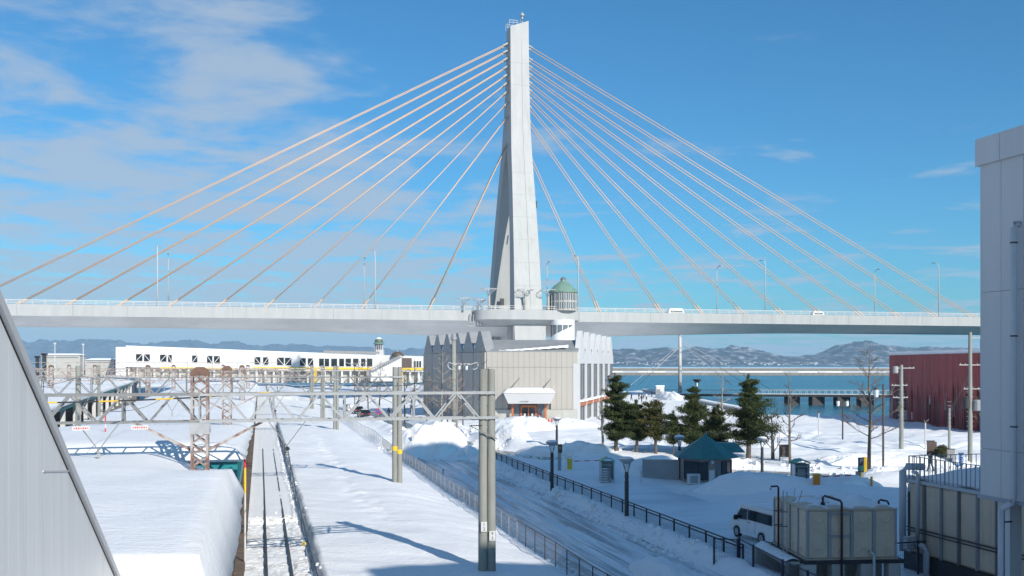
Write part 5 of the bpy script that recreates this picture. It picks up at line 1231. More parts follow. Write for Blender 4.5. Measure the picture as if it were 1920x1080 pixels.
bare_at(1482, 872, 692, 'tall slim bare tree beside the black notice board', 4, spread=0.32, nb=18)
bare_at(1629, 891, 655, 'large bare ginkgo with level branches beside the parking sign', 5, spread=0.50, nb=30, r0=0.16, m=M_bark)
bare_at(828, 812, 655, 'bare tree against the grey side of the market hall, left one', 6, spread=0.42, nb=26, m=M_barkl)
bare_at(858, 812, 650, 'bare tree against the grey side of the market hall, middle one', 7, spread=0.40, nb=26, m=M_barkl)
bare_at(906, 820, 640, 'thin bare tree just behind the near twin poles', 8, spread=0.2, nb=16)
for i, (u, vb, vt, nm) in enumerate([(672, 775, 672, 'farthest from the market hall'), (690, 778, 668, 'beside the parked dark car'), (712, 772, 680, 'in front of the white stair'), (758, 790, 682, 'just right of the second twin poles'), (776, 792, 676, 'midway to the market hall'), (800, 800, 690, 'nearest the grey gables')]):
    bare_at(u, vb, vt, f'shaded street tree without leaves, {nm}', 20+i, spread=0.45, nb=24, lv0=0.2)
bare_at(1841, 822, 730, 'bare shrubby tree at the right end of the red building', 33, spread=0.8, style='up', nb=14, lv0=0.1)

# ------------------------------------------------------------------ street lamps, poles, signs
def cone_lamp(base, H, label, m=M_dark, tall=False):
    base = Vector(base); f = thing('cone_lamp', base, label, 'street lamp', 'cone headed street lamps'); up = Vector((0, 0, 1))
    MB().lathe(base, [(0.13, -0.3), (0.13, H*0.62), (0.11, H*0.63), (0.13, H*0.70), (0.11, H-0.78)], 12).build('pole', m, f)
    MB().lathe(base, [(0.05, H-0.80), (0.13, H-0.72), (0.10, H-0.40), (0.05, H-0.3)], 10).build('lamp_glass', M_clear, f)
    for k in range(4):
        a = math.pi/4+math.pi/2*k; c = Vector((math.cos(a), math.sin(a), 0)); MB().bar(base+c*0.10+up*(H-0.78), base+c*0.27+up*(H-0.26), 0.025).build('bracket', m, f)
    MB().lathe(base, [(0.22, H-0.27), (0.46, H-0.06), (0.46, H), (0.40, H+0.03), (0.02, H+0.05)], 18).build('shade', m if tall else M_lampg, f)
    if not tall: MB().lathe(base, [(0.40, H+0.02), (0.38, H+0.09), (0.22, H+0.14), (0.02, H+0.16)], 16).build('snow_cap', M_snow, f, smooth=True)
    return f
for u, vb, vt, lb in ((1175, 969, 861, 'cone headed lamp standing alone beside the black railing'), (1035, 911, 823, 'cone headed lamp at the far end of the black railing'), (1044, 853, 799, 'cone headed lamp below the market hall steps'),
                      (1274, 898, 819, 'cone headed lamp against the left side of the kiosk'), (1429, 889, 820, 'cone headed lamp right of the kiosk below the big pine'), (1706, 1008, 896, 'cone headed lamp beside the railed tank roof')):
    b = gv(u, vb); cone_lamp(b, (vb-vt)*b.y/FPX, lb)
b = gv(1307, 853); f = cone_lamp(b, (853-712)*b.y/FPX, 'tall black cone headed lamp rising through the pines', tall=True)
def lantern_post(u, vb, vt, label, kind, m=M_brown):
    b = gv(u, vb); H = (vb-vt)*b.y/FPX; up = Vector((0, 0, 1)); f = thing('lantern_post', b, label, 'street lamp', 'lantern posts')
    MB().cyl(b-up*0.3, b+up*H, 0.095, 0.07, 10).build('pole', m, f)
    def lantern(c, parent, s=1.0):
        l = MB().lathe(c, [(0.05*s, -0.62*s), (0.16*s, -0.55*s), (0.19*s, -0.12*s), (0.19*s, 0.0)], 10).build('lantern_glass', M_clear, parent)
        MB().lathe(c, [(0.21*s, -0.0), (0.12*s, 0.14*s), (0.03*s, 0.2*s)], 10).build('lantern_cap', m, l)
    if kind == 'side':
        MB().tube([b+up*(H-0.1), b+up*(H-0.05)+Vector((-0.3, 0, 0)), b+up*(H-0.35)+Vector((-0.62, 0, 0))], 0.035, 6).build('arm', m, f); lantern(b+up*(H-0.5)+Vector((-0.62, 0, 0)), f, 1.15)
    elif kind == 'double':
        MB().bar(b+up*(H-0.6)+Vector((-0.75, 0, 0)), b+up*(H-0.6)+Vector((0.75, 0, 0)), 0.06).build('arm', m, f)
        for k in (-1, 1): lantern(b+up*(H-0.0)+Vector((0.55*k, 0, 0)), f, 1.05)
    elif kind == 'curl':
        for k in (-1, 1):
            pts = [b+up*(H-0.55)+Vector((0.1*k, 0, 0)), b+up*(H-0.45)+Vector((1.2*k, 0, 0))]
            pts += [b+up*(H-0.55)+Vector(((1.55+0.55*math.cos(t))*k, 0, 0.62*math.sin(t))) for t in np.linspace(2.2, -1.9, 9)][3:]
            MB().tube(pts, 0.05, 6).build('curl_arm', M_white, f)
        for k in (-0.5, 0.5): lantern(b+up*(H-0.65)+Vector((k, 0, 0)), f, 1.0)
        MB().bar(b+up*(H-0.35)+Vector((-1.0, 0, 0)), b+up*(H-0.35)+Vector((1.0, 0, 0)), 0.05).build('arm', M_white, f)
    return f
lantern_post(1656, 894, 720, 'brown lantern post with one hanging lantern near the bare ginkgo', 'side')
lantern_post(1580, 824, 752, 'small twin lantern post on the snowy quay', 'double', M_dark)
lantern_post(868, 816, 690, 'ornamental lamp with white curled arms before the market hall', 'curl')
lantern_post(839, 833, 735, 'plain brown post beside the big snow pile', 'none')
lantern_post(1153, 857, 712, 'tall brown post among the first pines', 'side')
lantern_post(665, 762, 678, 'ornamental lamp with white curled arms far behind the second poles', 'curl')
for u, vb, vt, lb in ((851, 790, 628, 'thick grey vent pipe against the market hall side'),):
    b = Vector((P(u, 700, 158).x, 158, 0)); f = thing('vent_pipe', b, lb, 'pipe'); MB().cyl(b, (b.x, b.y, P(u, 637, 158).z), 0.34, n=14).build('pipe', M_conc, f, smooth=True); MB().lathe((b.x, b.y, P(u, 637, 158).z), [(0.5, 0), (0.5, 0.4), (0.38, 0.5), (0.38, 0.9)], 14).build('cowl', M_zinc, f)
def utility_pole(u, vb, vt, r, label, arms, gear):
    b = gv(u, vb); H = (vb-vt)*b.y/FPX; up = Vector((0, 0, 1)); f = thing('utility_pole', b, label, 'utility pole', 'concrete utility poles')
    auto_smooth(MB().cyl(b-up*0.4, b+up*H, r, r*0.72, 14).build('pole', M_conc if u != 1818 else M_concl, f))
    for z, a, o in arms:
        ar = MB().bar(b+up*(H+z)+Vector((o-a, 0, 0)), b+up*(H+z)+Vector((o+a, 0, 0)), 0.09).build('cross_arm', M_galv, f)
        for k in (-0.9, -0.5, 0.5, 0.9): MB().lathe(b+up*(H+z)+Vector((o+a*k, 0, 0)), [(0.03, 0.02), (0.05, 0.06), (0.03, 0.12), (0.045, 0.16)], 8).build('insulator', M_concl, ar)
    for z, o, rr, hh, m in gear: MB().lathe(b+up*(H+z)+Vector((o, -0.2, 0)), [(rr*0.9, 0), (rr, 0.05), (rr, hh-0.05), (rr*0.8, hh)], 12).build('transformer', m, f)
    for k in range(10): MB().bar(b+up*(H*0.25+k*0.45)+Vector((-r*1.5, 0, 0)), b+up*(H*0.25+k*0.45)+Vector((r*1.5, 0, 0)), 0.03).build('step_bolt', M_galv, f)
    return f, b, H
utility_pole(1690, 839, 682, 0.24, 'grey utility pole with transformer in front of the red building', [(-0.35, 1.0, 0.4), (-2.2, 0.85, -0.2), (-3.5, 0.8, -0.1)], [(-0.9, -0.7, 0.28, 0.75, M_galv)])
utility_pole(1819, 866, 619, 0.22, 'tallest utility pole with black transformer beside the station wall', [(-0.5, 0.75, 0.7), (-3.0, 1.1, 0.1), (-5.2, 0.9, 0.3)], [(-7.0, -0.45, 0.3, 1.0, M_dark), (-7.2, 0.6, 0.42, 1.0, M_galv), (-1.6, 0.95, 0.12, 0.9, M_dark)])
utility_pole(1780, 842, 765, 0.15, 'short bare concrete pole between the utility poles', [], [])
def wires(a, b_, n, label, sag=0.8):
    f = thing('power_line', a, label, 'wire')
    for k in range(n):
        o = Vector((0, 0, -0.28*k)); MB().tube([a.lerp(b_, i/8)+o-Vector((0, 0, sag*4*(i/8)*(1-i/8))) for i in range(9)], 0.014, 4).build('wire', M_dark, f)
wires(P(1690, 748, 112), P(1819, 752, 98), 3, 'dark power lines strung between the two utility poles', 0.5)
wires(P(1818, 700, 98), P(1780, 770, 116), 2, 'two slanting cables down to the short concrete pole', 0.1)

def board(u, vb, vt, wpx, label, m, legs=True, rz=0.0, z0=0.35, cat='sign'):
    b = gv(u, vb); H = (vb-vt)*b.y/FPX; W = wpx*b.y/FPX; f = thing('sign_board', b, label, cat, 'boards and signs in the park'); R = Matrix.Rotation(rz, 3, 'Z')
    MB().box(b+Vector((0, 0, (H+H*z0)/2)), (W, 0.12, H*(1-z0)), rz).build('board', m, f)
    MB().box(b+Vector((0, 0, H+0.03)), (W+0.08, 0.2, 0.05), rz).build('board_frame', M_dark, f)
    if legs:
        for k in (-1, 1): MB().bar(b+R@Vector((k*W*0.46, 0.0, 0))-Vector((0, 0, 0.3)), b+R@Vector((k*W*0.46, 0.0, 0))+Vector((0, 0, H*z0+0.05)), 0.09).build('leg', M_dark, f)
    return f, b, H, W
board(1472, 864, 834, 22, 'blank dark notice board standing beside the tall slim bare tree', M_brown, z0=0.25)
f, b, H, W = board(1745, 857, 828, 14, 'brown two leaf cabinet on the snow', M_brown, legs=False, z0=0.0, cat='cabinet'); MB().box(b+Vector((W*0.62, 0.3, H*0.48)), (W*0.35, 0.7, H*0.93)).build('side_leaf', M_brown, f)
board(1783, 871, 840, 14, 'grey notice board right of the small shrub', M_zincd, z0=0.1)
f, b, H, W = board(1802, 874, 847, 8, 'tall blue direction sign with white arrow', M_blue, legs=False, z0=0.12)
ar = MB(); y = b.y-0.07; cx, cz = b.x, b.z+H*0.82
MB().slab([(cx-0.16, y, cz), (cx-0.02, y, cz+0.13), (cx-0.02, y, cz+0.045), (cx+0.16, y, cz+0.045), (cx+0.16, y, cz-0.045), (cx-0.02, y, cz-0.045), (cx-0.02, y, cz-0.13)], (0, -0.012, 0)).build('arrow', M_white, f)
for k in range(4): MB().box((cx, y-0.005, b.z+H*(0.62-0.11*k)), (0.26, 0.012, 0.04)).build('text_line', M_white, f)
MB().bar(b-Vector((0, 0, 0.3)), b+Vector((0, 0, 0.3)), 0.2).build('foot', M_teal, f)
b = gv(1614, 903); H = (903-853)*b.y/FPX; f = thing('parking_sign', b, 'yellow parking sign with blue letter on a yellow post', 'sign')
MB().cyl(b-Vector((0, 0, 0.3)), b+Vector((0, 0, H-0.9)), 0.055, n=10).build('post', M_yel, f)
pc_ = b+Vector((0.1, 0, H-0.55)); bd = MB().box(pc_+Vector((-0.12, -0.08, 0)), (0.44, 0.1, 1.1), 0.1).build('sign_face', M_navy, f); MB().box(pc_+Vector((0.22, 0.0, 0)), (0.30, 0.16, 1.15), -0.3).build('sign_case', M_yel, f)
text('letter', 'P', M_white, bd, pc_+Vector((-0.13, -0.145, 0.26)), 0.5, (1, 0.1, 0))
MB().box(pc_+Vector((-0.12, -0.135, -0.28)), (0.30, 0.012, 0.4), 0.1).build('green_display', M_green, bd)
MB().box(b+Vector((-0.05, 0.1, 0.55)), (0.62, 0.14, 0.85)).build('meter_box', M_zinc, f)
for u, vb, lb in ((1626, 914, 'orange guard post right of the parking sign, left of the pair'), (1634, 915, 'orange guard post right of the parking sign, right of the pair')):
    b = gv(u, vb); f = thing('guard_post', b, lb, 'post', 'orange guard posts'); MB().cyl(b-Vector((0, 0, 0.3)), b+Vector((0, 0, 0.72)), 0.085, n=10).build('post', M_orange, f); MB().cyl(b+Vector((0, 0, 0.52)), b+Vector((0, 0, 0.64)), 0.09, n=10).build('band', M_yel, f)
def barrier(u, vb, u1, lb):
    b = gv(u, vb); f = thing('parking_barrier', b, lb, 'barrier', 'car park barriers')
    MB().box(b+Vector((0, 0, 0.35)), (0.42, 0.42, 1.05)).build('housing', M_orange if u > 1200 else M_yel, f); MB().box(b+Vector((0, 0, 0.92)), (0.48, 0.48, 0.08)).build('lid', M_yel, f)
    e = Vector(((u1-960)/FPX*(b.y+1.0), b.y+1.0, b.z+0.72)); s0 = b+Vector((0, 0, 0.72))
    for i in range(7): MB().bar(s0.lerp(e, i/7), s0.lerp(e, (i+1)/7), 0.06, 0.08).build('bar_stripe', M_redp if i % 2 else M_white, f)
barrier(1531, 917, 1606, 'orange parking barrier with red and white bar by the right booth')
barrier(1068, 880, 1132, 'yellow parking barrier with red and white bar by the left booth')
def booth(u, vb, vt, wpx, lb, flip=1):
    b = gv(u, vb); H = (vb-vt)*b.y/FPX; W = wpx*b.y/FPX; f = thing('ticket_booth', b, lb, 'booth', 'car park ticket booths')
    for kx in (-1, 1):
        for ky in (-1, 1): MB().bar(b+Vector((kx*W*0.42, ky*0.6, -0.3)), b+Vector((kx*W*0.42, ky*0.6, H-0.3)), 0.07).build('post', M_galv, f)
    for kx in (-1, 1): MB().box(b+Vector((kx*W*0.40, 0, H*0.45)), (0.03, 1.1, H*0.75)).build('side_pane', M_clear, f)
    MB().box(b+Vector((0, 0.58, H*0.45)), (W*0.8, 0.03, H*0.75)).build('back_pane', M_clear, f)
    for zz in (0.42, 0.72): MB().bar(b+Vector((-W*0.42, -0.6, H*zz)), b+Vector((W*0.42, -0.6, H*zz)), 0.05).build('rail', M_galv, f)
    rows = [[b+Vector((-W*0.5+W*i/8, y, H-0.32+0.26*math.sin(math.pi*i/8))) for i in range(9)] for y in (-0.75, 0.75)]
    rr = rows+[[p+Vector((0, 0, 0.07)) for p in r] for r in reversed(rows)]
    MB().grid(rr+[rr[0]]).build('canopy', M_green, f)
    MB().grid([[p+Vector((0, 0.0, 0.075)) for p in rows[0][4:]], [p+Vector((0, 0, 0.13)) for p in rows[1][4:]]]).build('canopy_snow', M_snow, f)
    MB().box(b+Vector((0.05*flip, 0.0, 0.5)), (W*0.5, 0.5, 1.3)).build('ticket_machine', M_zinc, f)
    if flip < 0:
        for i in range(6): MB().bar(b+Vector((-W*0.42, -0.63, 0.1+0.2*i)), b+Vector((-0.02, -0.63, 0.1+0.2*i)), 0.03, 0.1).build('louvre', M_white, f)
booth(1500, 905, 861, 31, 'green roofed ticket booth in the sun near the parking sign')
booth(1138, 891, 845, 28, 'green roofed ticket booth in the shade left of the pines', -1)
b = gv(1049, 882); f = thing('ticket_post', b, 'grey ticket post with amber signal left of the shaded booth', 'post'); MB().box(b+Vector((0, 0, 0.7)), (0.3, 0.3, 1.8)).build('housing', M_zinc, f); MB().box(b+Vector((0.05, 0, 1.95)), (0.38, 0.3, 0.75)).build('signal_box', M_brown, f); MB().lathe(b+Vector((0.05, -0.2, 1.95)), [(0.1, 0), (0.1, 0.16)], 10).build('signal_lens', M_orange, f)
def bollard_light(u, vb, vt, lb):
    b = gv(u, vb); H = (vb-vt)*b.y/FPX; f = thing('bollard_light', b, lb, 'lamp', 'slim tilted head lights'); MB().cyl(b-Vector((0, 0, 0.2)), b+Vector((0, 0, H-0.35)), 0.075, n=10).build('post', M_rail, f); MB().bar(b+Vector((-0.12, 0, H-0.4)), b+Vector((0.36, 0, H)), 0.22, 0.12).build('tilted_head', M_brown, f); MB().bar(b+Vector((-0.14, 0, H-0.05)), b+Vector((-0.02, 0, H-0.42)), 0.08).build('stay', M_brown, f)
bollard_light(1535, 816, 770, 'slim light with tilted head on the open quay snow'); bollard_light(1735, 838, 781, 'slim light with tilted head before the red building')
b = gv(716, 806) if False else Vector((P(710, 770, 190).x, 190, 0)); b.z = gz(b.x, b.y)
f = thing('no_parking_sign', b, 'round blue no parking sign with red rim seen through the truss', 'sign'); MB().cyl(b, b+Vector((0, 0, 2.6)), 0.05, n=8).build('post', M_galv, f)
zc_ = P(710, 771, 190).z
for r, m, y, nm in ((0.62, M_redp, 0, 'rim'), (0.46, M_blue, -0.03, 'disc')): MB().cyl((b.x, b.y+y-0.05, zc_), (b.x, b.y+y, zc_), r, n=24).build(nm, m, f)
MB().bar((b.x-0.36, b.y-0.1, zc_+0.36), (b.x+0.36, b.y-0.1, zc_-0.36), 0.03, 0.14).build('slash', M_redp, f)
b = gp(780, 836, 2.0); b = Vector((-10.3, 104.2, 2.0)); f = thing('pile_sign', b, 'small white sign stuck upright in the big snow pile', 'sign'); MB().box(b+Vector((0, -0.2, 0.3)), (0.30, 0.06, 0.95)).build('board', M_white, f); MB().bar(b+Vector((0, -0.1, -1.2)), b+Vector((0, -0.1, 0.3)), 0.05).build('post', M_galv, f)
for k, (u, v, lb) in enumerate(((775, 866, 'white road edge post at the foot of the big pile, left'), (785, 868, 'white road edge post at the foot of the big pile, right'), (831, 890, 'white marker post on the icy road'))):
    b = gv(u, v); f = thing('edge_post', b, lb, 'post', 'white road edge posts'); MB().cyl(b-Vector((0, 0, 0.2)), b+Vector((0, 0, 0.55)), 0.06, n=8).build('post', M_rail, f); MB().cyl(b+Vector((0, 0, 0.35)), b+Vector((0, 0, 0.45)), 0.065, n=8).build('reflector', M_brown, f)
b = gv(1203, 908)
for u, v, lb in ((1202, 906, 'thin grey stake in the shaded mound left of the kiosk'), (1404, 905, 'thin grey stake in the shaded mound right of the kiosk')):
    b = gv(u, v); f = thing('snow_stake', b, lb, 'stake', 'thin snow stakes'); MB().cyl(b-Vector((0, 0, 0.2)), b+Vector((0, 0, 0.95)), 0.03, n=6).build('rod', M_galv, f); MB().bar(b+Vector((-0.12, 0, 0.85)), b+Vector((0.12, 0, 0.85)), 0.03).build('crossbar', M_galv, f)

# ------------------------------------------------------------------ teal-roofed kiosk
kb = gv(1322, 905); kb.y += 2.0; kb.x += 0.42; kz = 0.4; ks = thing('kiosk', (kb.x, kb.y, kz), 'small eight sided kiosk with teal tiled roof in the car park', 'kiosk')
c = Vector((kb.x, kb.y, kz)); R0 = 2.05; a0 = math.pi/8
MB().lathe(c, [(R0, -0.3), (R0, 2.25)], 8, a0).build('wall', M_tilewall, ks)
roofp = None
for i in range(9):
    r0 = 2.62*(1-i/9)+0.0; r1 = 2.62*(1-(i+1)/9)+0.07; z0 = 2.2+1.7*i/9; z1 = 2.2+1.7*(i+1)/9+0.02
    o = MB().lathe(c, [(r0+0.03, z0-0.03), (r0+0.03, z0+0.03), (max(0.05, r1), z1)], 8, a0).build('roof_course', M_tile, ks)
MB().lathe(c, [(0.14, 3.88), (0.10, 4.02), (0.02, 4.08)], 8).build('finial', M_tile, ks)
MB().loft([[c+Vector((1.9, 0.3, 2.45)), c+Vector((3.35, 0.5, 2.45)), c+Vector((3.2, 2.6, 2.45)), c+Vector((1.0, 2.6, 2.45))], [c+Vector((1.2, 1.0, 3.2)), c+Vector((2.8, 1.1, 3.15)), c+Vector((2.8, 2.2, 3.15)), c+Vector((1.0, 2.2, 3.2))]]).build('roof_wing', M_tile, ks)
def kwin(a, w, z0, z1, m=M_glass, bars=1):
    ap = R0*math.cos(math.pi/8); nv = Vector((math.cos(a), math.sin(a), 0)); tv = Vector((-math.sin(a), math.cos(a), 0)); p = c+nv*(ap+0.02)
    fr = MB().box(p+Vector((0, 0, (z0+z1)/2)), (0.1, w, z1-z0), a).build('window', m, ks)
    fm = MB()
    for k in [-1, 1]+([0] if bars else []): fm.bar(p+nv*0.05+tv*w/2*k+Vector((0, 0, z0)), p+nv*0.05+tv*w/2*k+Vector((0, 0, z1)), 0.08)
    for z in (z0, z1): fm.bar(p+nv*0.05-tv*w/2+Vector((0, 0, z)), p+nv*0.05+tv*w/2+Vector((0, 0, z)), 0.08)
    fm.build('frame', M_dark, fr)
kwin(-math.pi*0.75, 1.35, 0.5, 1.9); kwin(-math.pi/2, 0.5, 0.3, 1.85, bars=0) if False else None
kwin(-math.pi/4, 1.25, 0.35, 1.95); kwin(0, 1.1, 0.35, 1.95)
ap = R0*math.cos(math.pi/8)
fr = MB().box(c+Vector((-0.55, -ap-0.03, 1.2)), (0.75, 0.1, 1.4)).build('window', M_glass, ks)
MB().box(c+Vector((0.66, -ap-0.03, 1.05)), (0.34, 0.1, 1.6)).build('door', M_glassg, ks)
MB().box(c+Vector((0.10, -ap-0.12, 0.75)), (0.46, 0.06, 1.1)).build('white_notice', M_white, ks)
ac = MB().box(c+Vector((-1.35, -ap-0.25, 0.62)), (0.95, 0.5, 0.8)).build('air_conditioner', M_panelr, ks)
MB().box(c+Vector((-1.35, -ap-0.52, 0.62)), (0.6, 0.03, 0.55)).build('grille', M_zinc, ac)
MB().lathe(c+Vector((0.12, -ap-0.2, 1.8)), [(0.12, 0), (0.16, 0.12), (0.10, 0.3)], 10).build('wall_lamp', M_white, ks)
lw = gv(1246, 898); f = thing('low_wall', lw, 'plain grey low wall joined to the left of the kiosk', 'wall')
MB().prism([(kb.x-4.9, kb.y+1.2), (kb.x-2.0, kb.y+0.7), (kb.x-2.0, kb.y+0.95), (kb.x-4.9, kb.y+1.45)], -0.2, 2.15).build('wall', M_zinc, f)
MB().prism([(kb.x-4.95, kb.y+1.15), (kb.x-2.0, kb.y+0.65), (kb.x-2.0, kb.y+1.0), (kb.x-4.95, kb.y+1.5)], 2.152, 2.23).build('coping', M_concl, f)

# ------------------------------------------------------------------ water tanks
tk = thing('water_tank', (14.5, 45, 0), 'cream panelled water tank on a dark stand with maroon pipes', 'water tank')
RT = math.radians(4.5); Rm = Matrix.Rotation(RT, 3, 'Z'); o0 = Vector((12.74, 43, 0))
def K(x, y, z): return o0+Rm@Vector((x, y, 0))+Vector((0, 0, z))
Wt, Dt, Z0, Z1 = 3.98, 4.1, 1.55, 3.72
MB().prism([K(0.05, 0.06, 0), K(Wt-0.05, 0.06, 0), K(Wt-0.05, Dt-0.05, 0), K(0.05, Dt-0.05, 0)], Z0, Z1-0.02).build('tank_core', M_frpd, tk)
MB().prism([K(-0.15, -0.1, 0), K(Wt+0.3, -0.1, 0), K(Wt+0.3, Dt+0.1, 0), K(-0.15, Dt+0.1, 0)], 1.36, Z0-0.01).build('base_frame', M_dark, tk)
for x in (0.1, 1.35, 2.65, Wt-0.1):
    for y in (0.15, 2.0, Dt-0.2): MB().box(K(x, y, 0.55), (0.55, 0.5, 1.62), RT).build('stand_block', M_concl, tk)
MB().prism([K(-0.9, 0.3, 0), K(-0.2, 0.3, 0), K(-0.2, Dt, 0), K(-0.9, Dt, 0)], 1.30, 1.42).build('walkway', M_concl, tk)
rows = [[K(-0.95+0.8*i/6, 0.2+4.0*j/24, 1.42+0.22*math.sin(math.pi*i/6)*(0.7+0.3*math.sin(j*1.9))) for i in range(7)] for j in range(25)]
MB().grid(rows).build('walkway_snow', M_snow, tk, smooth=True)
pw = Wt/4
def tank_panel(org, ux, w, h, nrm):
    p = MB(); up = Vector((0, 0, 1)); m_ = 0.03
    pt = lambda a, z, d: org+ux*a+up*z+nrm*d
    q = [pt(m_, m_, 0), pt(w-m_, m_, 0), pt(w-m_, h-m_, 0), pt(m_, h-m_, 0)]; q2 = [pt(m_+0.07, m_+0.07, 0.05), pt(w-m_-0.07, m_+0.07, 0.05), pt(w-m_-0.07, h-m_-0.07, 0.05), pt(m_+0.07, h-m_-0.07, 0.05)]
    p.add(q+q2, [(4, 5, 6, 7), (0, 1, 5, 4), (1, 2, 6, 5), (2, 3, 7, 6), (3, 0, 4, 7)])
    o = p.build('panel', M_frp, tk)
    for zc, sgn in ((h*0.83, -1), (h*0.12, 1)):
        e = MB(); n = 14; R_ = 0.24
        a_in = [pt(w/2+R_*0.72*math.cos(math.pi*i/n), zc+sgn*(R_*0.72)*math.sin(math.pi*i/n), 0.051) for i in range(n+1)]
        a_mid = [pt(w/2+R_*0.88*math.cos(math.pi*i/n), zc+sgn*R_*0.88*math.sin(math.pi*i/n), 0.095) for i in range(n+1)]
        a_out = [pt(w/2+R_*1.05*math.cos(math.pi*i/n), zc+sgn*R_*1.05*math.sin(math.pi*i/n), 0.051) for i in range(n+1)]
        e.grid([a_in, a_mid, a_out]).build('embossed_arc', M_frp, o, smooth=True)
    MB().bar(pt(w*0.30, h*0.58, 0.06), pt(w*0.70, h*0.58, 0.06), 0.03, 0.03).build('embossed_rib', M_frp, o)
ux = (K(1, 0, 0)-K(0, 0, 0)); uy = (K(0, 1, 0)-K(0, 0, 0))
for i in range(4): tank_panel(K(i*pw, 0.05, Z0), ux, pw, Z1-Z0, -uy)
for j in range(4): tank_panel(K(0.05, (j+1)*Dt/4, Z0), -uy, Dt/4, Z1-Z0, -ux)
for i in range(5):
    x = i*pw; m = M_pipe if 0 < i < 4 else M_frpd
    MB().bar(K(x, 0.0, Z0-0.03), K(x, 0.0, Z1+0.01), 0.10 if 0 < i < 4 else 0.06, 0.07).build('flange', M_lampg, tk)
for j in range(5): MB().bar(K(0.0, j*Dt/4, Z0-0.03), K(0.0, j*Dt/4, Z1+0.01), 0.10).build('flange', M_lampg, tk)
for z, w_ in ((Z1, 0.07), (Z0, 0.07)):
    MB().bar(K(-0.04, -0.02, z), K(Wt+0.04, -0.02, z), 0.09, w_).build('rim', M_frpd, tk); MB().bar(K(-0.02, -0.0, z), K(-0.02, Dt, z), 0.09, w_).build('rim', M_frpd, tk)
for z in (Z1-0.18, Z0+1.02): MB().bar(K(pw, -0.08, z), K(2*pw, -0.08, z), 0.06, 0.08).build('strap', M_lampg, tk)
for i in range(4):
    for j in range(4):
        cxy = K((i+0.5)*pw, (j+0.5)*Dt/4, Z1)
        MB().lathe(cxy, [(pw*0.66, 0), (pw*0.42, 0.07), (0.05, 0.12)], 4, RT+math.pi/4).build('roof_panel', M_frp, tk)
n = 26; a = np.linspace(0, 1, n); A, Bq = np.meshgrid(a, a, indexing='ij')
hsn = np.clip(0.16+0.42*fbm(A*3.2+5, Bq*3.2+2, 77, 4)+0.10*A, -0.2, 0.5)*np.clip(np.minimum(np.minimum(A, 1-A), np.minimum(Bq, 1-Bq))*7, 0, 1)
co_ = [[K(0.1+(Wt-0.2)*A[i, j], 0.1+(Dt-0.2)*Bq[i, j], Z1+0.0+hsn[i, j]*0.75) for j in range(n)] for i in range(n)]
MB().grid(co_).build('roof_snow', M_snow, tk, smooth=True)
MB().tube([K(1.0, 0.75, Z1-0.1), K(1.0, 0.75, Z1+0.42), K(1.05, 0.68, Z1+0.5), K(1.4, -0.18, Z1+0.40), K(1.45, -0.22, Z1+0.3), K(1.45, -0.22, -0.2)], 0.05, 10).build('pipe', M_maroon, tk, smooth=True)
MB().lathe(K(1.0, 0.75, Z1+0.1), [(0.10, 0), (0.10, 0.06), (0.05, 0.14)], 10).build('pipe_flange', M_maroon, tk)
MB().tube([K(Wt-0.55, 0.5, Z1), K(Wt-0.55, 0.5, Z1+0.28), K(Wt-0.5, 0.45, Z1+0.33), K(Wt-0.3, 0.2, Z1+0.30), K(Wt-0.25, 0.15, Z1+0.15)], 0.045, 10).build('vent_pipe', M_maroon, tk, smooth=True)
MB().tube([K(-0.1, 3.3, Z0), K(-0.1, 3.3, Z1+0.55), K(-0.15, 3.3, Z1+0.62), K(-0.45, 3.3, Z1+0.6), K(-0.47, 3.3, Z1+0.45)], 0.045, 10).build('vent_pipe', M_maroon, tk, smooth=True)
MB().tube([K(2.75, -0.05, Z0+0.35), K(2.75, -0.38, Z0+0.33), K(2.8, -0.42, Z0+0.25), K(2.8, -0.42, 0.0)], 0.065, 10).build('outlet_pipe', M_pipe, tk, smooth=True)
MB().tube([K(2.3, -0.5, 0.55), K(2.9, -0.5, 0.55)], 0.05, 8).build('outlet_pipe', M_pipe, tk, smooth=True)
for y in (1.75, 2.25): MB().tube([K(-0.25, y, Z0-0.2), K(-0.25, y, Z1+0.55)], 0.025, 6).build('ladder_rail', M_galv, tk)
for k in range(8): MB().bar(K(-0.25, 1.75, Z0+0.3*k), K(-0.25, 2.25, Z0+0.3*k), 0.025).build('ladder_rung', M_galv, tk)
cg = MB()
for z in (Z1-0.35, Z1-1.0): cg.tube([K(-0.25, 1.7, z), K(-0.65, 1.8, z), K(-0.7, 2.2, z), K(-0.25, 2.3, z)], 0.02, 6)
cg.build('ladder_cage', M_dark, tk)
for y, x1 in ((1.9, 0.25), (1.3, 0.35)): MB().bar(K(0.1, y, Z1+0.1), K(x1, y+0.2, Z1+0.65), 0.025).build('hatch_prop', M_galv, tk)
MB().box(K(-0.55, 3.9, 0.65), (0.9, 0.3, 1.5), RT).build('retaining_block', M_concl, tk)

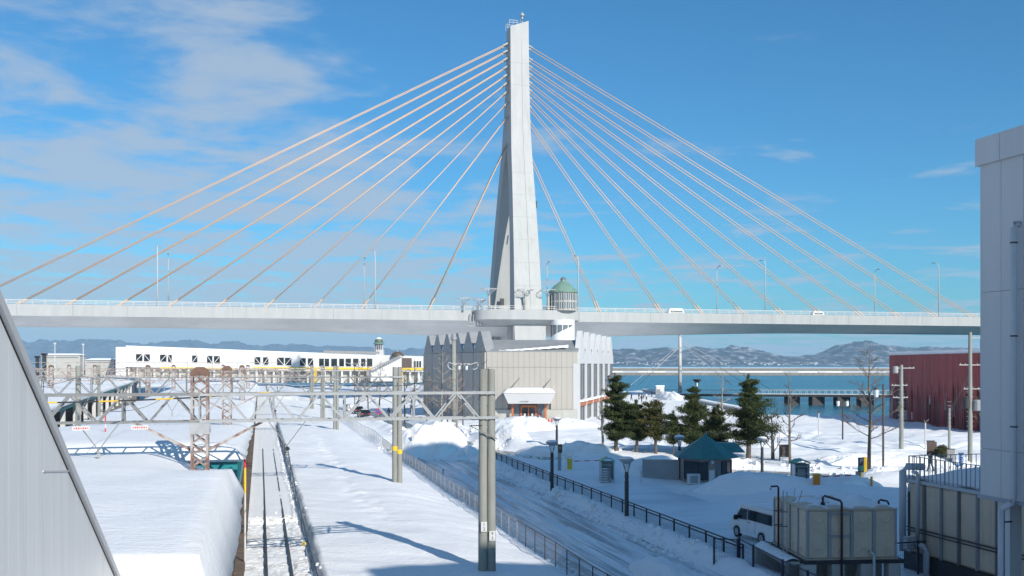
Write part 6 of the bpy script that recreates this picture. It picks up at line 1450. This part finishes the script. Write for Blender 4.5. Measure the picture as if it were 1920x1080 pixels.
# second tank with railed roof on the right
t2 = thing('railed_tank', T(42, 34, 0), 'large cream water tank with railed snowy roof under the station wall', 'water tank')
ta, s0_, s1_ = 30.3, 33.5, 41.8; zt0, zt1 = 1.0, 4.35
def KK(s, t, z): return T(s, t, z)
tbox(MB(), s0_, s1_-0.05, ta+0.06, ta+6.5, zt0, zt1-0.02).build('tank_core', M_frpd, t2)
tbox(MB(), s0_, s1_+0.2, ta-0.15, ta+6.7, -0.3, zt0-0.01).build('plinth', M_dark, t2)
ns_ = 7; pl_ = (s1_-s0_)/ns_
for i in range(ns_):
    for z0, z1 in ((zt0, zt0+1.10), (zt0+1.14, zt1)):
        a = s0_+i*pl_; q = [KK(a+0.04, ta+0.06, z0), KK(a+pl_-0.04, ta+0.06, z0), KK(a+pl_-0.04, ta+0.06, z1-0.02), KK(a+0.04, ta+0.06, z1-0.02)]
        q2 = [KK(a+0.12, ta-0.01, z0+0.09), KK(a+pl_-0.12, ta-0.01, z0+0.09), KK(a+pl_-0.12, ta-0.01, z1-0.11), KK(a+0.12, ta-0.01, z1-0.11)]
        MB().add(q+q2, [(4, 5, 6, 7), (0, 1, 5, 4), (1, 2, 6, 5), (2, 3, 7, 6), (3, 0, 4, 7)]).build('panel', M_frp, t2)
    a = s0_+i*pl_
    MB().bar(KK(a, ta-0.04, zt0), KK(a, ta-0.04, zt1), 0.12, 0.10).build('rib', M_lampg if i % 2 else M_zincd, t2)
    for k in range(9): MB().box(KK(a+0.1, ta-0.02, zt0+0.3+0.33*k), (0.04, 0.05, 0.04), ROT).build('bolt', M_galv, t2) if i in (2, 4) else None
for i in range(5):
    t0 = ta+0.1+i*1.25; q = [KK(s1_-0.05, t0+0.04, zt0), KK(s1_-0.05, t0+1.2, zt0), KK(s1_-0.05, t0+1.2, zt1-0.02), KK(s1_-0.05, t0+0.04, zt1-0.02)]
    MB().slab(q, T(0.06, 0)).build('panel', M_frp, t2)
tbox(MB(), s0_-0.1, s1_+0.12, ta-0.12, ta+6.7, zt1, zt1+0.14).build('roof_edge', M_pipe, t2)
n = 30; rows = [[KK(s0_+0.1+(s1_-s0_-0.2)*i/n, ta+0.15+6.2*j/n, zt1+0.14+0.62*math.sqrt(min(1, 5*min(i, n-i)/n))*math.sqrt(min(1, 4*min(j, n-j)/n))+0.05*math.sin(i*0.5+j*0.7)) for j in range(n+1)] for i in range(n+1)]
MB().grid(rows).build('roof_snow', M_snow, t2, smooth=True)
perim = [KK(s0_, ta, zt1+0.14), KK(s1_, ta, zt1+0.14), KK(s1_, ta+6.4, zt1+0.14)]
for a, b_ in zip(perim[:-1], perim[1:]):
    n = int((b_-a).length/0.28)
    MB().bar(a+Vector((0, 0, 1.1)), b_+Vector((0, 0, 1.1)), 0.035).build('hand_rail', M_zinc, t2); MB().bar(a+Vector((0, 0, 0.1)), b_+Vector((0, 0, 0.1)), 0.03).build('foot_rail', M_zinc, t2)
    for i in range(n+1): p = a.lerp(b_, i/n); MB().bar(p, p+Vector((0, 0, 1.1)), 0.03 if i % 5 else 0.05).build('baluster', M_zinc, t2)
MB().tube([KK(s1_-0.5, ta+0.5, zt1+0.75), KK(s1_+0.1, ta-0.05, zt1+0.72), KK(s1_+0.2, ta-0.2, zt1+0.5), KK(s1_+0.2, ta-0.2, 1.0)], 0.17, 14).build('drain_pipe', M_pipe, t2, smooth=True)
MB().tube([KK(s1_-0.6, ta-0.22, zt1+0.55), KK(s1_-0.9, ta-0.22, zt1+0.5), KK(s1_-0.95, ta-0.22, zt1+0.35), KK(s1_-0.95, ta-0.22, 1.4)], 0.09, 12).build('drain_pipe', M_pipe, t2, smooth=True)
MB().tube([KK(s1_-0.9, ta-0.3, 1.55), KK(s1_-1.6, ta-0.35, 1.5), KK(s1_-1.75, ta-0.35, 1.3), KK(s1_-1.75, ta-0.35, 0.0)], 0.14, 12).build('outlet_pipe', M_pipe, t2, smooth=True)
MB().box(KK(s1_-0.75, ta-0.5, 1.55), (0.5, 0.3, 0.6), ROT).build('valve_box', M_panelr, t2)
for z in (2.05, 2.2): MB().tube([KK(s0_, ta-0.12, z), KK(s1_, ta-0.12, z)], 0.03, 6).build('tie_pipe', M_dark, t2)

# ------------------------------------------------------------------ vehicles
def van(base, head, label):
    f = thing('white_van', base, label, 'van'); base = Vector(base); h = Vector((math.cos(head), math.sin(head), 0)); s = Vector((-h.y, h.x, 0))
    V = lambda x, y, z: base+h*x+s*y+Vector((0, 0, z))
    prof = [(-2.32, 0.42), (-2.34, 1.0), (-2.26, 1.75), (-2.10, 1.95), (1.0, 1.98), (1.32, 1.86), (2.02, 1.12), (2.28, 0.98), (2.36, 0.72), (2.34, 0.34), (1.9, 0.26), (-1.9, 0.28)]
    rings = []
    for y, k in ((-0.85, 0.0), (-0.80, 1.0), (0.80, 1.0), (0.85, 0.0)):
        rings.append([V(x*(1 if k else 0.985), y*(1 if z < 1.0 else 1-0.10*(z-1.0)), z if k else (z*0.985+0.01)) for x, z in prof])
    auto_smooth(MB().loft(rings).build('body', M_carp, f), 30)
    for sg in (-1, 1):
        def Sd(x, z, o=0.012): return V(x, sg*(0.853*(1 if z < 1.0 else 1-0.10*(z-1.0))+o), z)
        MB().slab([Sd(-2.05, 1.16), Sd(0.42, 1.16), Sd(0.42, 1.72), Sd(-1.98, 1.72)], s*sg*0.01).build('side_window', M_glass, f)
        MB().slab([Sd(0.52, 1.12), Sd(1.72, 1.08), Sd(1.20, 1.70), Sd(0.52, 1.72)], s*sg*0.01).build('door_window', M_glass, f)
        for xx in (-0.35, 0.46): MB().bar(Sd(xx, 0.45, 0.004), Sd(xx, 1.75, 0.004), 0.015, 0.015).build('door_seam', M_zincd, f)
        MB().bar(Sd(0.2, 1.0), Sd(0.38, 1.0), 0.03, 0.04).build('door_handle', M_zinc, f)
        MB().box(V(1.45, sg*1.0, 1.15), (0.12, 0.2, 0.26), head).build('mirror', M_black, f)
        for x in (1.55, -1.02):
            w = MB().cyl(V(x, sg*0.70, 0.33), V(x, sg*0.885, 0.33), 0.33, n=22).build('wheel', M_tyre, f)
            MB().cyl(V(x, sg*0.885, 0.33), V(x, sg*0.892, 0.33), 0.21, n=16).build('rim', M_rim, w)
            n = 14; MB().grid([[V(x+0.39*math.cos(math.pi*i/n), sg*(0.856+o), 0.33+0.39*math.sin(math.pi*i/n)) for i in range(n+1)] for o in (-0.2, 0.004)]).build('wheel_arch', M_black, f)
        MB().box(V(2.26, sg*0.62, 0.82), (0.12, 0.34, 0.22), head).build('headlight', M_clear, f); MB().box(V(-2.31, sg*0.72, 1.0), (0.06, 0.16, 0.5), head).build('tail_light', M_redp, f)
    MB().slab([V(1.38, -0.70, 1.82), V(1.38, 0.70, 1.82), V(2.0, 0.74, 1.16), V(2.0, -0.74, 1.16)], h*0.02+Vector((0, 0, 0.02))).build('windscreen', M_glass, f)
    MB().slab([V(-2.315, -0.66, 1.15), V(-2.315, 0.66, 1.15), V(-2.27, 0.62, 1.74), V(-2.27, -0.62, 1.74)], -h*0.015).build('rear_window', M_glass, f)
    MB().box(V(2.34, 0, 0.42), (0.12, 1.6, 0.3), head).build('bumper', M_carp, f); MB().box(V(-2.34, 0, 0.42), (0.10, 1.6, 0.28), head).build('bumper', M_carp, f)
    rows = [[V(-2.0+2.9*i/10, -0.68+1.36*j/6, 1.975+0.07*math.sin(math.pi*i/10)**0.5*math.sin(math.pi*j/6)**0.5) for j in range(7)] for i in range(11)]
    MB().grid(rows).build('roof_frost', M_snow, f, smooth=True)
    return f
van(Vector((14.05, 55.3, 0.2)), math.atan2(0.95, -0.30), 'white van parked behind the cream water tank')
def car(base, head, m, label, L_=4.3):
    f = thing('parked_car', base, label, 'car', 'cars parked under the street trees'); base = Vector(base); h = Vector((math.cos(head), math.sin(head), 0)); s = Vector((-h.y, h.x, 0)); V = lambda x, y, z: base+h*x+s*y+Vector((0, 0, z))
    k = L_/2; prof = [(-k, 0.4), (-k, 0.85), (-k*0.9, 0.95), (-k*0.62, 1.42), (k*0.1, 1.48), (k*0.45, 0.98), (k*0.93, 0.82), (k, 0.5), (k*0.95, 0.28), (-k*0.95, 0.28)]
    auto_smooth(MB().loft([[V(x, y*(1 if z < 0.96 else 0.84), z) for x, z in prof] for y in (-0.84, 0.84)]).build('body', m, f), 30)
    for sg in (-1, 1):
        MB().slab([V(-k*0.78, sg*0.85*0.93, 1.0), V(k*0.40, sg*0.85*0.93, 1.0), V(k*0.08, sg*0.74, 1.42), V(-k*0.58, sg*0.74, 1.38)], s*sg*0.02).build('side_window', M_glass, f)
        for x in (-k*0.6, k*0.62): MB().cyl(V(x, sg*0.68, 0.31), V(x, sg*0.86, 0.31), 0.31, n=16).build('wheel', M_tyre, f)
        MB().box(V(-k*0.99, sg*0.62, 0.75), (0.06, 0.3, 0.16), head).build('tail_light', M_redp, f); MB().box(V(k*0.97, sg*0.6, 0.66), (0.08, 0.32, 0.14), head).build('headlight', M_clear, f)
    MB().grid([[V(-k*0.6+k*0.68*i/6, -0.6+1.2*j/4, 1.44+0.12*math.sin(math.pi*(i+0.3)/6.6)) for j in range(5)] for i in range(7)]).build('roof_snow', M_snow, f)
for x, y, hd, m, lb in ((-26.2, 176, 1.9, M_cardk, 'black car parked under the shaded street trees, nearer one'), (-29.5, 190, 1.9, M_cardk, 'black car parked under the shaded street trees, farther one'), (-33, 203, 1.9, M_carp, 'white car parked farthest along the shaded street')):
    car(Vector((x, y, gz(x, y))), hd, m, lb)

# ------------------------------------------------------------------ people (one continuous skinned body each)
def person(base, face, label, top_m, H=1.7, stride=0.25, bend=0.0):
    f = thing('person', base, label, 'person', 'people on foot')
    k = H/1.7; R = Matrix.Rotation(face, 3, 'Z')
    J = [(0, 0, 0.93), (0, 0.01+bend*0.3, 1.18), (0, 0.02+bend*0.7, 1.40), (0, 0.02+bend, 1.50), (0, 0.04+bend, 1.60), (0.09, 0, 0.90), (0.10, stride*0.5, 0.50), (0.10, stride*0.8, 0.08), (0.10, stride*0.8+0.16, 0.05), (-0.09, 0, 0.90), (-0.10, -stride*0.3, 0.50), (-0.10, -stride*0.9, 0.08), (-0.10, -stride*0.9+0.16, 0.05),
         (0.19, 0.01+bend*0.7, 1.40), (0.25, -stride*0.3+bend*0.6, 1.13), (0.25, -stride*0.2+0.10+bend, 0.88), (-0.19, 0.01+bend*0.7, 1.40), (-0.25, stride*0.3+bend*0.6, 1.13), (-0.25, stride*0.3+0.12+bend, 0.90), (0, 0.03+bend, 1.69)]
    E = [(0, 1), (1, 2), (2, 3), (3, 4), (4, 19), (0, 5), (5, 6), (6, 7), (7, 8), (0, 9), (9, 10), (10, 11), (11, 12), (2, 13), (13, 14), (14, 15), (2, 16), (16, 17), (17, 18)]
    rad = [0.15, 0.16, 0.17, 0.065, 0.10, 0.11, 0.075, 0.055, 0.05, 0.11, 0.075, 0.055, 0.05, 0.09, 0.07, 0.045, 0.09, 0.07, 0.045, 0.08]
    me = bpy.data.meshes.new('body'); me.from_pydata([R@Vector((x*k, y*k, z*k)) for x, y, z in J], E, [])
    o = bpy.data.objects.new('body', me); COL.objects.link(o); o.parent = f; me.materials.append(top_m)
    sk = o.modifiers.new('skin', 'SKIN')
    for i, v in enumerate(me.skin_vertices[0].data): v.radius = (rad[i]*k, rad[i]*k); v.use_root = (i == 0)
    o.modifiers.new('sub', 'SUBSURF').levels = 1; o.modifiers['sub'].render_levels = 1
    hb = R@Vector((0, (0.04+bend)*k, 1.62*k)); c = Vector(base)+hb; ORG.setdefault(f.name, Vector(base))
    MB().lathe(c+Vector((0, 0, -0.02)), [(0.11*k, 0.0), (0.125*k, 0.07*k), (0.09*k, 0.15*k), (0.02, 0.18*k)], 10).build('hair', M_hair, f, smooth=True)
    fc = R@Vector((0, 1, 0)); MB().lathe(c+fc*0.06*k+Vector((0, 0, -0.10*k)), [(0.03*k, 0), (0.065*k, 0.06*k), (0.06*k, 0.12*k)], 8).build('face', M_skin, f, smooth=True)
    lg = MB()
    for a, b_ in ((5, 6), (6, 7), (9, 10), (10, 11)):
        lg.cyl(Vector(base)+R@Vector(J[a])*k, Vector(base)+R@Vector(J[b_])*k, 0.115*k if a in (5, 9) else 0.09*k, 0.08*k, 8)
    lg.build('trousers', M_dark, f)
    return f
M_coat = [mat('navy_coat', (0.02, 0.025, 0.06), 0.8), mat('black_coat', (0.015, 0.015, 0.017), 0.8), mat('grey_coat', (0.16, 0.16, 0.17), 0.8), mat('red_coat', (0.30, 0.03, 0.04), 0.8), mat('white_coat', (0.55, 0.54, 0.52), 0.8)]
for u, v, ci, fa_, lb in ((1184, 751, 0, 2.0, 'person in navy coat leaning by the promenade edge'), (1198, 750, 1, 1.0, 'person in black coat left of the promenade group'), (1203, 755, 0, 0.3, 'person in navy coat in front of the promenade group'), (1207, 748, 2, 3.5, 'person in grey coat in the middle of the promenade group'), (1212, 750, 4, 0.0, 'person in white coat right of the promenade group'), (1222, 744, 1, 4.0, 'person in black coat beside the footbridge ramp'), (1231, 743, 1, 5.0, 'person in black coat nearest the white hut')):
    p = gp(u, v, 0.6); person(p, fa_, lb, M_coat[ci], H=1.75)
for x, y, ci, fa_, lb in ((-23.0, 186, 1, 0.5, 'person in black coat walking under the street trees'), (-22.0, 189, 3, 1.2, 'person in red coat walking under the street trees'), (-19.0, 188, 4, 3.0, 'person in white coat near the market hall side')):
    person(Vector((x, y, gz(x, y))), fa_, lb, M_coat[ci])
p = gv(1745, 884); person(p, 1.9, 'person in dark clothes walking beyond the railed tank roof', M_coat[1], H=1.62, stride=0.3, bend=0.05)

# ------------------------------------------------------------------ air
hz = MB().box((0, 7200, 171), (32000, 17000, 358)).build('haze', M_snow, loc=(0, 7200, 171))
prop(hz, 'thin blue winter air over the bay', 'haze', kind='stuff')
mh = bpy.data.materials.new('winter_air'); mh.use_nodes = True; t = mh.node_tree; t.nodes.clear()
pv = t.nodes.new('ShaderNodeVolumePrincipled'); pv.inputs['Color'].default_value = (0.50, 0.76, 1.0, 1); pv.inputs['Density'].default_value = 5.5e-5; pv.inputs['Anisotropy'].default_value = 0.0
om = t.nodes.new('ShaderNodeOutputMaterial'); t.links.new(pv.outputs[0], om.inputs['Volume'])
hz.data.materials.clear(); hz.data.materials.append(mh)
